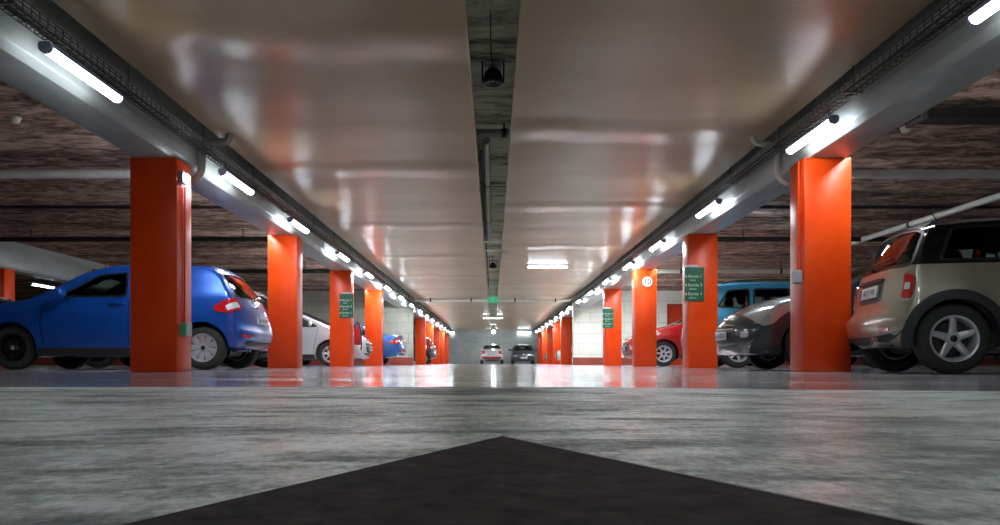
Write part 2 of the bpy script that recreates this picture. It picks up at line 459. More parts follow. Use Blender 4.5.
for x, y, l in ((-12.45, 22.1, 'tube lamp of the next row, above the blue bonnet by the far left column'),
                (-12.45, 15.0, None), (-12.45, 8., None), (12.45, 8., None), ):
    o = lamp(x, y, 2.23 if l else ZT - .15, l or ('added tube lamp of the far %s parking row behind the cars' % ('left' if x < 0 else 'right')), 'tube lamps of the neighbouring rows')  # entries without a label are added lamps, brightening the bays
for q in [o_ for o_ in COL.objects if o_.name.startswith('tube_lamp') and abs(o_.location.z - 2.23) < .001]:
    for s_ in (-.45, .45): obj('hanger', MB().tube([(0, s_, .13), (0, s_, ZT - 2.232)], .007, 8).mesh('hanger', M['galv']), q)
xl = lamp(1.45, 21.3, ZP - .038, 'crosswise tube lamp on the beige ceiling right of the central slot', 'crosswise tube lamps', pi / 2)
for d in list(xl.children):
    if d.name.startswith('hanger'): bpy.data.objects.remove(d)
lamp(0, 44., ZP - .14, 'crosswise tube lamp under the ceiling slot beyond the exit sign', 'crosswise tube lamps', pi / 2)
for x, l in ((-4.2 + .6, 'left'), (2.45, 'right')):
    lamp(x, YE - .12, 2.5, f'crosswise tube lamp high on the end wall, the {l} one', 'crosswise tube lamps', pi / 2)

# ------------------------------------------------------------------ pipes and things in the slot
def pipe(name, pts, r, m, lab, clamps=(), n=12, cat='pipe', grp=None, hang=None):
    t = empty(name, pts[0]); tag(t, lab, cat, grp); p0 = Vector(pts[0])
    obj('pipe', MB().tube([Vector(p) - p0 for p in pts], r, n).mesh('pipe', m, smooth=50), t)
    a, b = Vector(pts[0]), Vector(pts[-1]); d = (b - a).normalized()
    for c in clamps:
        q = a.lerp(b, c)
        k = MB().tube([q - p0 - d * .03, q - p0 + d * .03], r * 1.16, n)
        if hang: k.tube([q - p0 + Vector((0, 0, r)), Vector((q.x, q.y, hang)) - p0], .012, 6)
        obj('clamp', k.mesh('clamp', M['dpipe'], smooth=50), t)
    return t
for sg, nm in ((-1, 'left'), (1, 'right')):
    pipe('ceiling_pipe', [(sg * 3.9, 11.2, 2.74), (sg * 16, 11.2, 2.74)], .062, M['pipe'], f'pale pipe crossing the brown ceiling just behind the nearest {nm} column', (.05, .3, .5, .75), hang=ZT - .002)
    pipe('ceiling_pipe', [(sg * 3.9, 17., 2.72), (sg * 18, 17., 2.72)], .055, M['dpipe'], f'dark iron pipe crossing the brown ceiling of the {nm} bays', (.1, .26, .42, .6, .8), hang=ZT - .002)
    pipe('ceiling_pipe', [(sg * 3.9, 22.6, 2.68), (sg * 18, 22.6, 2.68)], .06, M['pipe'] if sg > 0 else M['dpipe'], f'{"pale" if sg > 0 else "dark"} pipe crossing the {nm} bays before the block wall', (.1, .3, .5, .75), hang=ZT - .002)
    pipe('ceiling_pipe', [(sg * 3.9, 13.9, 2.8), (sg * 18, 13.9, 2.8)], .03, M['dpipe'], f'thin dark conduit crossing the {nm} bays between two pipes', (.1, .4, .7), hang=ZT - .002)
pipe('ceiling_pipe', [(7.75, 19.5, 2.70), (8.05, 11.6, 2.74), (8.13, 9.2, 2.75)], .055, M['pipe'], 'pale pipe running lengthwise over the champagne hatchback', (.12, .42, .7), hang=ZT - .002)
pipe('ceiling_pipe', [(-XP + .03, 32.2, 2.60), (XP - .03, 32.2, 2.60)], .055, M['pipe'], 'pale pipe crossing the aisle ceiling between the block walls', (.1, .36, .64, .9), hang=ZP - .002)
# dark tray and small detector over the right and left bays
t = empty('duct_tray', (4., 8.75, 2.8)); tag(t, 'dark metal duct crossing the brown ceiling at top right', 'duct')
obj('duct', MB().box(0, 7, -.14, .14, -.06, .05).mesh('duct', M['dpipe'], bev=.008), t)
for i in range(4): obj('bracket', MB().box(.6 + i * 1.9, .66 + i * 1.9, -.18, .18, -.085, -.06).box(.6 + i * 1.9, .66 + i * 1.9, -.18, -.15, -.06, ZT - 2.802).box(.6 + i * 1.9, .66 + i * 1.9, .15, .18, -.06, ZT - 2.802).mesh('bracket', M['galv']), t)
def detector(x, y, lab):
    t = empty('smoke_detector', (x, y, ZT)); tag(t, lab, 'detector', 'smoke detectors')
    obj('base', MB().lathe([(.06, -.001), (.06, -.02), (.05, -.025)], 20).mesh('base', M['pipe'], smooth=40), t)
    obj('sensor_head', MB().lathe([(.045, -.025), (.05, -.045), (.035, -.065), (.0, -.07)], 20).mesh('sensor_head', M['pipe'], smooth=40), t)
detector(5.0, 9.7, 'small pale smoke detector on the brown ceiling at upper right')
detector(-5.55, 9.3, 'small pale smoke detector on the brown ceiling at upper left')

# slot: pale duct, cross brackets, speaker, signs
pipe('slot_duct', [(-.085, 9.95, 2.86), (-.085, 18.0, 2.86)], .045, M['gpipe'], 'grey green pipe running along inside the central ceiling slot', (.3, .7), hang=ZS - .002)
pipe('slot_cross_pipe', [(-.19, 9.62, 2.86), (.19, 9.62, 2.86)], .05, M['gpipe'], 'short crosswise pipe stub in the central ceiling slot', (.85,), hang=ZS - .002)
pipe('slot_conduit', [(-.16, 10.6, 2.9), (-.16, 30., 2.9)], .015, M['dpipe'], 'thin dark conduit in the left edge of the central slot', (.5,), hang=ZS - .002)
for y, l in ((17.2, 'nearer'), (18.5, 'farther')):
    t = empty('slot_bracket', (0, y, ZP)); tag(t, f'pale bracket bridging the central ceiling slot, the {l} of two', 'bracket', 'brackets over the slot')
    obj('bar', MB().box(-.24, .24, -.05, .05, -.02, -.002).mesh('bar', M['pipe'], bev=.003), t)
    obj('bolt', MB().lathe([(.02, -.02), (.02, -.05), (.0, -.052)], 10, c=(-.1, 0, 0)).mesh('bolt', M['white'], smooth=40), t)
t = empty('junction_box', (.28, 18.9, ZP)); tag(t, 'small white junction box on the ceiling beside the slot', 'box')
obj('body', MB().box(-.075, .075, -.1, .1, -.10, -.002).mesh('body', M['white'], bev=.01), t); obj('gland', MB().tube([(0, .1, -.05), (0, .14, -.05)], .014, 10).mesh('gland', M['box']), t)
def speaker(x, y, z, lab):
    t = empty('loudspeaker', (x, y, z)); tag(t, lab, 'speaker', 'black loudspeakers in the ceiling slot')
    obj('shell', MB().lathe([(0, .12), (.05, .11), (.075, .08), (.095, .02), (.10, -.02), (.085, -.035), (.07, -.03), (.0, .0)], 28).mesh('shell', M['speaker'], smooth=40), t)
    obj('status_light', MB().lathe([(.011, 0), (.009, -.012), (0, -.015)], 12).mesh('status_light', M['white'], smooth=50), t)
    obj('bracket', MB().box(-.11, -.095, -.02, .02, -.01, ZS - z - .001).box(.095, .11, -.02, .02, -.01, ZS - z - .001).mesh('bracket', M['dpipe'], bev=.002), t)
    obj('mounting_plate', MB().box(-.08, .08, .06, .25, ZS - z - .03, ZS - z - .002).mesh('mounting_plate', M['box'], bev=.004), t)
    obj('cable', MB().tube([(-.0, -.02, .1), (-.02, -.3, ZS - z - .012), (-.02, -1.1, ZS - z - .012)], .006, 6).mesh('cable', M['cable']), t)
speaker(0, 7.66, 2.80, 'round black loudspeaker nearest the camera in the central ceiling slot')
speaker(0, 22.4, 2.78, 'small black loudspeaker farther along the central ceiling slot')

def text_mesh(body, size, m, depth=.0015, align='CENTER'):
    cu = bpy.data.curves.new('t', 'FONT'); cu.body = body; cu.size = size; cu.extrude = depth; cu.align_x = align; cu.align_y = 'CENTER'; cu.resolution_u = 3
    o = bpy.data.objects.new('t', cu); COL.objects.link(o); dg = bpy.context.evaluated_depsgraph_get()
    me = bpy.data.meshes.new_from_object(o.evaluated_get(dg)); me.name = 'lettering'; bpy.data.objects.remove(o); bpy.data.curves.remove(cu)
    me.materials.clear(); me.materials.append(m)
    return me
# hanging exit sign with running figure
t = empty('exit_sign', (0, 31.4, 2.56)); tag(t, 'green exit sign with running figure hanging under the ceiling slot', 'sign')
obj('panel', MB().box(-.19, .19, -.02, .02, -.13, .13).mesh('panel', M['egreen'], bev=.008), t)
fig = MB().lathe([(0, -.004), (.025, -.003), (.025, .003), (0, .004)], 12, 'y', (.01, -.025, .08))
for a, b in (((.0, .05), (-.02, -.02)), ((.0, .04), (.06, .02)), ((.0, .04), (-.06, .03)), ((-.02, -.02), (.04, -.05)), ((.04, -.05), (.03, -.1)), ((-.02, -.02), (-.06, -.09))):
    fig.tube([(a[0], -.025, a[1]), (b[0], -.025, b[1])], .012, 8)
obj('running_figure', fig.mesh('running_figure', M['white']), t)
obj('hanger', MB().tube([(-.12, 0, .13), (-.12, 0, ZS - 2.56)], .008, 6).tube([(.12, 0, .13), (.12, 0, ZS - 2.56)], .008, 6).mesh('hanger', M['galv']), t)
# globe lamp at far end
t = empty('globe_lamp', (.05, 60.6, 2.42)); tag(t, 'small round lamp hanging at the far end of the central slot', 'lamp')
obj('globe', MB().lathe([(0, -.13), (.07, -.11), (.125, -.03), (.125, .03), (.07, .11), (.03, .13)], 20).mesh('globe', M['tube'], smooth=60), t)
obj('stem', MB().tube([(0, 0, .12), (0, 0, ZS - 2.42)], .015, 8).mesh('stem', M['dpipe']), t)

# green column signs
def green_sign(x, y, z, lab, sg):
    t = empty('green_sign', (x, y, z)); tag(t, lab, 'sign', 'green direction signs on columns')
    obj('panel', MB().box(-.165, .165, -.022, -.002, -.30, .27).mesh('panel', M['green'], bev=.003), t)
    hx = -.03 * sg
    obj('header', MB().box(-.13 + hx, .09 + hx, -.03, -.004, .272, .31).mesh('header', M['white'], bev=.003), t)
    for k, (s, zz, sub) in enumerate((('Accès 1', .12, 'niveau'), ('Sortie 3', -.03, 'piétons'), ('Sortie 1', -.18, 'piétons'))):
        obj('lettering', text_mesh(s, .075, M['white']), t, (.01, -.024, zz), (pi / 2, 0, 0))
        obj('small_lettering', text_mesh(sub, .042, M['white']), t, (-.03, -.024, zz - .065), (pi / 2, 0, 0))
        obj('bullet', MB().box(-.15, -.132, -.025, -.021, zz - .02, zz + .02).mesh('bullet', M['white']), t)
green_sign(XIR + .10, YC(1, 13.5), 1.44, 'green sign with white lettering on the column before the pale blue car', 1)
green_sign(XIR + .10, YC(1, 23.5), 1.42, 'green sign on the farthest right column before the white wall', 1)
green_sign(-XI - .10, YC(-1, 18.5), 1.45, 'green sign with white lettering on the left column by the white car', -1)
t = empty('number_sign', (XIR + .28, YC(1, 18.5), 1.98)); tag(t, 'round white sign with the number 10 on an orange column', 'sign')
obj('disc', MB().lathe([(.0, -.014), (.118, -.014), (.118, -.002), (0, -.002)], 40, 'y').mesh('disc', M['white'], smooth=40), t)
obj('ring', MB().lathe([(.118, -.016), (.132, -.016), (.132, -.002), (.118, -.002)], 40, 'y', closed=True).mesh('ring', M['plinth'], smooth=40), t)
obj('lettering', text_mesh('10', .175, M['ink']), t, (0, -.0155, -.003), (pi / 2, 0, 0))

# emergency lamp, conduits and boxes on the first columns
t = empty('emergency_lamp', (-XI, 8.6, 2.08)); tag(t, 'small blue-white emergency lamp at the top of the nearest left column', 'lamp')
obj('body', MB().box(.002, .05, -.06, .06, -.06, .07).mesh('body', M['housing'], bev=.012), t)
obj('lens', MB().lathe([(.045, .05), (.045, .075), (.03, .09), (0, .095)], 18, 'x', (0, .0, 0)).mesh('lens', M['lens'], smooth=50), t)
t = empty('conduit', (-XI, 8.68, 0)); tag(t, 'thin conduit with a green pictogram switch box on the nearest left column', 'conduit')
obj('pipe', MB().tube([(.014, 0, .52), (.014, 0, 2.0)], .011, 8).mesh('pipe', M['orange'], smooth=50), t)
b = obj('switch_box', MB().box(.002, .075, -.11, .06, .38, .53).mesh('switch_box', M['box'], bev=.008), t)
obj('pictogram', MB().box(.012, .066, -.114, -.108, .40, .51).mesh('pictogram', M['gled']), b)
t = empty('conduit', (XIR, 8.62, 0)); tag(t, 'red painted conduit with a small grey box on the nearest right column', 'conduit')
obj('pipe', MB().tube([(-.016, 0, 1.08), (-.016, 0, 2.27)], .013, 8).mesh('pipe', M['orange'], smooth=50), t)
obj('junction_box', MB().box(-.07, -.002, -.07, .06, .95, 1.09).mesh('junction_box', M['box'], bev=.01), t)
for z in (1.35, 1.7): obj('saddle_clip', MB().box(-.032, -.001, -.025, .025, z, z + .02).mesh('saddle_clip', M['orange'], bev=.003), t)
def bend(c0, pts, r, k=8):
    out = []
    P = [Vector(p) for p in pts]
    out.append(P[0])
    for i in range(1, len(P) - 1):
        a, b, c = P[i - 1], P[i], P[i + 1]; q = min(r, (b - a).length * .49, (c - b).length * .49)
        s, e = b + (a - b).normalized() * q, b + (c - b).normalized() * q
        for j in range(k + 1):
            u = j / k; out.append(s * (1 - u) ** 2 + b * 2 * u * (1 - u) + e * u * u)
    out.append(P[-1]); return [tuple(p) for p in out]
pipe('drain_pipe', bend(0, [(-2.99, 9.1, ZP - .002), (-3.02, 9.1, 2.61), (-3.312, 9.1, 2.60), (-3.312, 9.1, 2.26), (-3.40, 9.12, 2.17), (-3.7, 9.3, 2.14)], .11), .044, M['gpipe'], 'grey drain pipe elbow dropping from the slot beside the nearest left column', n=16)
pipe('drain_pipe', bend(0, [(2.98, 9.2, ZP - .002), (3.02, 9.2, 2.62), (3.272, 9.2, 2.60), (3.272, 9.2, 2.24), (3.36, 9.2, 2.16), (3.7, 9.3, 2.14)], .1), .03, M['pipe'], 'thin pale drain pipe bend beside the nearest right column', n=14)

# painted dark arrow on the floor
t = empty('floor_arrow', (0, .7, 0)); tag(t, 'dark painted arrow head on the concrete floor, pointing down the aisle', 'floor marking')
mb = MB(); tri = [(.01, .36), (-.37, -.58), (.41, -.58)]
mb.add([(x, y, .0008) for x, y in tri] + [(x, y, .0022) for x, y in tri], [(2, 1, 0), (3, 4, 5), (0, 1, 4, 3), (1, 2, 5, 4), (2, 0, 3, 5)])
obj('paint', mb.mesh('paint', M['mark']), t)
a, b_ = Vector((.01, .36)), Vector((.41, -.58)); d = (b_ - a).normalized(); nn = Vector((-d.y, d.x)) * .004
q = [a, b_, b_ + nn, a + nn]; mb = MB(); mb.add([(p.x, p.y, .0006) for p in q] + [(p.x, p.y, .003) for p in q], [(3, 2, 1, 0), (4, 5, 6, 7), (0, 1, 5, 4), (1, 2, 6, 5), (2, 3, 7, 6), (3, 0, 4, 7)])
obj('worn_edge', mb.mesh('worn_edge', M['markedge']), t)

# extinguishers and wall box
def extinguisher(x, y, z, lab):
    t = empty('fire_extinguisher', (x, y, z)); tag(t, lab, 'fire extinguisher', 'red fire extinguishers on columns')
    obj('cylinder', MB().lathe([(0, 0), (.075, 0), (.09, .02), (.09, .36), (.07, .43), (.03, .46), (.03, .5), (0, .5)], 24).mesh('cylinder', M['ext'], smooth=40), t)
    obj('valve', MB().box(-.02, .02, -.03, .03, .49, .54).box(-.015, .015, -.1, .03, .54, .56).box(-.015, .015, -.1, .0, .51, .52).mesh('valve', M['black'], bev=.003), t)
    obj('hose', MB().tube([(0, -.03, .52), (.05, -.08, .5), (.085, -.06, .3), (.095, -.03, .05), (.08, -.03, -.12)], .014, 8).mesh('hose', M['black'], smooth=50), t)
    obj('bracket', MB().box(-.03, .03, .085, .1, .05, .4).mesh('bracket', M['galv']), t)
extinguisher(-XI + .13, YC(-1, 18.5) + .22, .52, 'red fire extinguisher hung on the left column with the green sign')
extinguisher(-XI + .13, YC(-1, 38.5) + .2, .75, 'small red fire extinguisher on the first left column beyond the block wall')

# ------------------------------------------------------------------ cars
def hermite(pts, n_per=12):
    """dense polyline through control points (tuples), chord-length finite-difference tangents"""
    P = [tuple(map(float, p)) for p in pts]; k = len(P[0]); t = [0.]
    for a, b in zip(P, P[1:]): t.append(t[-1] + max(1e-6, hypot(b[0] - a[0], b[1] - a[1])))
    T = []
    for i in range(len(P)):
        if i == 0: T.append([(P[1][c] - P[0][c]) / (t[1] - t[0]) for c in range(k)])
        elif i == len(P) - 1: T.append([(P[i][c] - P[i - 1][c]) / (t[i] - t[i - 1]) for c in range(k)])
        else:
            h0, h1 = t[i] - t[i - 1], t[i + 1] - t[i]
            T.append([((P[i][c] - P[i - 1][c]) / h0 * h1 + (P[i + 1][c] - P[i][c]) / h1 * h0) / (h0 + h1) for c in range(k)])
    out = [P[0]]
    for i in range(len(P) - 1):
        h = t[i + 1] - t[i]
        for j in range(1, n_per + 1):
            u = j / n_per; a, b, c_, d = 2 * u ** 3 - 3 * u * u + 1, u ** 3 - 2 * u * u + u, -2 * u ** 3 + 3 * u * u, u ** 3 - u * u
            out.append(tuple(a * P[i][c] + b * h * T[i][c] + c_ * P[i + 1][c] + d * h * T[i + 1][c] for c in range(k)))
    return out
def lerp_on(poly, key, val):
    """interpolate a dense polyline at the place where component `key` first reaches val"""
    best = None
    for a, b in zip(poly, poly[1:]):
        lo, hi = min(a[key], b[key]), max(a[key], b[key])
        if lo <= val <= hi and hi - lo > 1e-9:
            u = (val - a[key]) / (b[key] - a[key]); return tuple(x + (y - x) * u for x, y in zip(a, b))
    return min(poly, key=lambda p: abs(p[key] - val))
def arc_sample(poly, n):
    s = [0.]
    for a, b in zip(poly, poly[1:]): s.append(s[-1] + hypot(b[0] - a[0], b[1] - a[1]))
    out = []; j = 0
    for i in range(n):
        d = s[-1] * i / (n - 1)
        while j < len(s) - 2 and s[j + 1] < d: j += 1
        u = (d - s[j]) / max(1e-9, s[j + 1] - s[j]); out.append(tuple(x + (y - x) * u for x, y in zip(poly[j], poly[j + 1])))
    return out
def interp(tab, x):
    if x <= tab[0][0]: return tab[0][1]
    for (a, ya), (b, yb) in zip(tab, tab[1:]):
        if x <= b:
            u = (x - a) / (b - a); u = u * u * (3 - 2 * u) * .5 + u * .5
            return ya + (yb - ya) * u
    return tab[-1][1]

class Car:
    def __init__(s, spec):
        s.__dict__.update(spec)
        s.Bc = hermite(s.bottom); s.Fc = hermite(s.front); s.Tc = hermite(s.top); s.Rc = hermite(s.rear)
        s.K = 9; s.E = 3.0
        loop = s.Bc[:-1] + s.Rc[:-1] + s.Tc[::-1][:-1] + s.Fc[::-1][:-1]       # counter-clockwise in (x,z) seen with x to the right
        s.loop = loop
        for nm, c in (('bottom', s.Bc), ('rear', s.Rc), ('top', s.Tc), ('front', s.Fc)): setattr(s, nm + '_n', [s.norm_at(p) for p in c])
    def norm_at(s, p):
        L = s.loop; i = min(range(len(L)), key=lambda k: (L[k][0] - p[0]) ** 2 + (L[k][1] - p[1]) ** 2)
        a, b = L[(i - 4) % len(L)], L[(i + 4) % len(L)]; dx, dz = b[0] - a[0], b[1] - a[1]; l = hypot(dx, dz) or 1
        return (-dz / l, dx / l)                       # inward
    def W(s, x, z):
        return .5 * s.width * interp(s.plan, x / s.length) * interp(s.sect, z)
    def at(s, sec, q):
        c = {'top': s.Tc, 'rear': s.Rc, 'front': s.Fc, 'bottom': s.Bc}[sec]
        p = lerp_on(c, 0 if sec in ('top', 'bottom') else 1, q); return p, s.norm_at(p)
    def place(s, p, n, t):
        """point of the skin at outline point p, lateral parameter t (|t|>1 wraps onto the side by metres)"""
        A, B = p[2], p[3]; a = abs(t); sg = 1 if t >= 0 else -1
        ex, ez = p[0] + n[0] * (A + B), p[1] + n[1] * (A + B)
        if a <= 1:
            f = A * (1 - (1 - a ** s.E) ** (1 / s.E)) + B * a * a
            return Vector((p[0] + n[0] * f, sg * a * s.W(ex, ez), p[1] + n[1] * f))
        x, z = ex + n[0] * (a - 1), ez + n[1] * (a - 1)
        return Vector((x, sg * s.W(x, z), z))
    def strip(s, sec):
        def f(q, t):
            p, n = s.at(sec, q); return s.place(p, n, t)
        return f
    def side(s, sg):
        return lambda x, z: Vector((x, sg * s.W(x, z), z))
    def body(s, N=96, Mr=24):
        bot = [lerp_on(s.Bc, 0, s.Bc[0][0] + (s.Bc[-1][0] - s.Bc[0][0]) * i / (N - 1)) for i in range(N)]
        top = [lerp_on(s.Tc, 0, s.Tc[0][0] + (s.Tc[-1][0] - s.Tc[0][0]) * i / (N - 1)) for i in range(N)]
        fr, re = arc_sample(s.Fc, Mr), arc_sample(s.Rc, Mr)
        ring = [('b', i, bot[i]) for i in range(N)] + [('r', j, re[j]) for j in range(1, Mr)] + [('t', i, top[i]) for i in range(N - 2, -1, -1)] + [('f', j, fr[j]) for j in range(Mr - 2, 0, -1)]
        ts = [sin(pi / 2 * k / s.K) ** (2 / s.E) for k in range(s.K + 1)]; ts = [-t for t in ts[:0:-1]] + ts
        mb = MB(); R = len(ring); edge = {}
        for (kind, i, p) in ring:
            n = s.norm_at(p)
            for t in ts: mb.v.append(tuple(s.place(p, n, t)))
            e = s.place(p, n, 1.); edge[(kind, i)] = (e.x, e.z)
        nt_ = len(ts)
        for r in range(R):
            q = (r + 1) % R
            for k in range(nt_ - 1): mb.f.append((r * nt_ + k, r * nt_ + k + 1, q * nt_ + k + 1, q * nt_ + k)); mb.mi.append(0)
        eb = [edge[('b', i)] for i in range(N)]
        et = [edge.get(('t', i)) or edge[('r', Mr - 1)] for i in range(N)]
        er = [edge[('b', N - 1)]] + [edge[('r', j)] for j in range(1, Mr)]
        ef = [edge[('b', 0)]] + [edge[('f', j)] for j in range(1, Mr - 1)] + [edge[('t', 0)]]
        for sg in (-1, 1):
            o = len(mb.v)
            for i in range(N):
                u = i / (N - 1)
                for j in range(Mr):
                    v = j / (Mr - 1); pt = []
                    for c in (0, 1):
                        pt.append((1 - v) * eb[i][c] + v * et[i][c] + (1 - u) * ef[j][c] + u * er[j][c]
                                  - ((1 - u) * (1 - v) * eb[0][c] + u * (1 - v) * eb[-1][c] + (1 - u) * v * et[0][c] + u * v * et[-1][c]))
                    mb.v.append((pt[0], sg * s.W(pt[0], pt[1]), pt[1]))
            for i in range(N - 1):
                for j in range(Mr - 1): mb.f.append((o + i * Mr + j, o + (i + 1) * Mr + j, o + (i + 1) * Mr + j + 1, o + i * Mr + j + 1)); mb.mi.append(0)
        return mb

def densify(pts, seg):
    out = []
    for a, b in zip(pts, pts[1:] + pts[:1]):
        for k in range(seg): out.append((a[0] + (b[0] - a[0]) * k / seg, a[1] + (b[1] - a[1]) * k / seg))
    return out
def rounded(pts, r=.25, k=4):
    """round the corners of a polygon, r as share of the shorter neighbour edge"""
    out = []; n = len(pts)
    for i in range(n):
        a, b, c = (Vector(pts[(i + d) % n]) for d in (-1, 0, 1))
        s_, e = b + (a - b) * r, b + (c - b) * r
        for j in range(k + 1):
            u = j / k; q = s_ * (1 - u) ** 2 + b * 2 * u * (1 - u) + e * u * u; out.append((q.x, q.y))
    return out
def patch(mb, pts, f, off, depth, center, rings=5, seg=3, mi=0, du=.004):
    """a skin-following panel: polygon pts in the parameter plane of f, lifted by off along the normal, with a skirt of the given depth"""
    pts = densify(pts, seg); n = len(pts)
    cx, cz = sum(p[0] for p in pts) / n, sum(p[1] for p in pts) / n
    def nrm(u, v):
        a = f(u + du, v) - f(u - du, v); b = f(u, v + du) - f(u, v - du); k = a.cross(b)
        if k.length < 1e-12: return Vector((0, 0, 1))
        k.normalize(); p = f(u, v)
        if k.dot(p - Vector(center)) < 0: k = -k
        return k
    top, base = [], []
    c = f(cx, cz); nc = nrm(cx, cz); vs = [c + nc * off]
    low = [c + nc * (off - depth)]
    for r in range(1, rings + 1):
        for p in pts:
            u, v = cx + (p[0] - cx) * r / rings, cz + (p[1] - cz) * r / rings
            q = f(u, v); k = nrm(u, v); vs.append(q + k * off); low.append(q + k * (off - depth))
    fs = []
    def idx(r, k): return 0 if r == 0 else 1 + (r - 1) * n + k % n
    T = len(vs)
    for r in range(rings):
        for k in range(n):
            q = (idx(r, k), idx(r + 1, k), idx(r + 1, k + 1), idx(r, k + 1))
            if r == 0: q = (0, idx(1, k), idx(1, k + 1))
            fs.append(q); fs.append(tuple(i + T for i in q[::-1]))
    for k in range(n):
        a, b = idx(rings, k), idx(rings, k + 1); fs.append((a, a + T, b + T, b))
    mb.add(vs + low, fs, mi); return mb
def ribbon(mb, line, f, w, off, center, closed=False, depth=.003):
    """narrow strip following the skin along a polyline in parameter space"""
    n = len(line); P = [f(*p) for p in line]; vs = []; fs = []
    for i in range(n):
        t = (P[(i + 1) % n] - P[i - 1]) if closed else (P[min(i + 1, n - 1)] - P[max(i - 1, 0)])
        u, v = line[i]; a = f(u + .004, v) - f(u - .004, v); b = f(u, v + .004) - f(u, v - .004); k = a.cross(b).normalized()
        if k.dot(P[i] - Vector(center)) < 0: k = -k
        s_ = t.normalized().cross(k).normalized() * (w / 2)
        vs += [P[i] - s_ + k * off, P[i] + s_ + k * off, P[i] + s_ + k * (off - depth), P[i] - s_ + k * (off - depth)]
    for i in range(n if closed else n - 1):
        a, b = 4 * i, 4 * ((i + 1) % n)
        for k in range(4): fs.append((a + k, a + (k + 1) % 4, b + (k + 1) % 4, b + k))
    if not closed: fs += [(0, 1, 2, 3), tuple(4 * (n - 1) + k for k in (3, 2, 1, 0))]
    mb.add(vs, fs); return mb

def boolean(me, cutters):
    o = bpy.data.objects.new('tmp', me); COL.objects.link(o); tmp = []
    for c in cutters:
        co = bpy.data.objects.new('cut', c); COL.objects.link(co); tmp.append(co)
        md = o.modifiers.new('b', 'BOOLEAN'); md.operation = 'DIFFERENCE'; md.object = co; md.solver = SOLVER
    dg = bpy.context.evaluated_depsgraph_get(); r = bpy.data.meshes.new_from_object(o.evaluated_get(dg)); r.name = me.name
    for q in tmp + [o]: bpy.data.objects.remove(q)
    return r
SOLVER = 'MANIFOLD'
M['paintslot'] = mat('paint_slot', (.5, .5, .5))

def wheel_meshes(R, style, rim_r, w=.19):
    """tyre, rim and hub cap with the axle along y, outer face towards -y"""
    h = w / 2; b = rim_r
    prof = [(b, -h + .02), (b + .012, -h + .004), (b + (R - b) * .5, -h), (R - .022, -h + .012), (R - .004, -h + .035), (R, -h + .06), (R, h - .06), (R - .004, h - .035), (R - .022, h - .012), (b + .012, h - .004), (b, h - .02)]
    ty = MB().lathe(prof, 48, 'y', closed=True)
    for a in (.42, .5, .58):
        r0 = b + (R - b) * a
    tyre = ty.mesh('wheel', M['rubber'], smooth=40)
    m = MB(); mt = {'alloy5': M['alloy'], 'alloy7': M['alloy'], 'trim': M['cap'], 'steel': M['steel']}[style]
    m.lathe([(b - .014, -h + .012), (b + .004, -h + .008), (b + .006, -h + .02), (b - .004, -h + .035), (b - .02, 0), (b - .02, h - .03), (b - .035, h - .03), (b - .035, 0), (b - .022, -h + .03)], 48, 'y', closed=True)
    # brake disc and dark backing
    m.lathe([(0, .0), (b - .05, .0), (b - .05, .012), (0, .012)], 40, 'y', mi=1)
    m.lathe([(0, h - .06), (b - .03, h - .06), (b - .03, h - .04), (0, h - .04)], 32, 'y', mi=2)
    nsp = {'alloy5': 5, 'alloy7': 7, 'trim': 9, 'steel': 8}[style]
    for k in range(nsp):
        a = 2 * pi * k / nsp + .35
        hw0, hw1 = {'alloy5': (.036, .022), 'alloy7': (.03, .018), 'trim': (.026, .05), 'steel': (.05, .05)}[style]
        r0, r1 = .035, b - .008; segs = 6; vs = []; fs = []
        for i in range(segs + 1):
            u = i / segs; r = r0 + (r1 - r0) * u; hw = hw0 + (hw1 - hw0) * u
            y = -h + .042 - .022 * sin(u * pi * .55) if style != 'steel' else -h + .06 - .02 * sin(u * pi)
            for (sx, dy) in ((-1, .008), (-.45, 0), (.45, 0), (1, .008), (1, .03), (-1, .03)):
                px, pz = r, sx * hw; vs.append((px * cos(a) - pz * sin(a), y + dy, px * sin(a) + pz * cos(a)))
        for i in range(segs):
            for q in range(6): fs.append((i * 6 + q, i * 6 + (q + 1) % 6, (i + 1) * 6 + (q + 1) % 6, (i + 1) * 6 + q))
        fs += [(5, 4, 3, 2, 1, 0), tuple(segs * 6 + q for q in range(6))]
        m.add(vs, fs)
    m.lathe([(0, -h + .028), (.05, -h + .03), (.062, -h + .045), (.062, -h + .08), (0, -h + .08)], 28, 'y')
    for k in range(5):
        a = 2 * pi * k / 5 + .35 + pi / 5; m.lathe([(0, -h + .04), (.009, -h + .042), (.009, -h + .06), (0, -h + .06)], 8, 'y', (.048 * cos(a) * 1.55, 0, .048 * sin(a) * 1.55), mi=1)
    rim = m.mesh('rim', [mt, M['disc'], M['black']], smooth=35)
    hub = MB().lathe([(0, -h + .018), (.022, -h + .019), (.03, -h + .024), (.03, -h + .04), (0, -h + .04)], 24, 'y')
    hubm = hub.mesh('hub_cap', M['alloy'] if style == 'steel' else M['black'], smooth=35)
    return tyre, rim, hubm

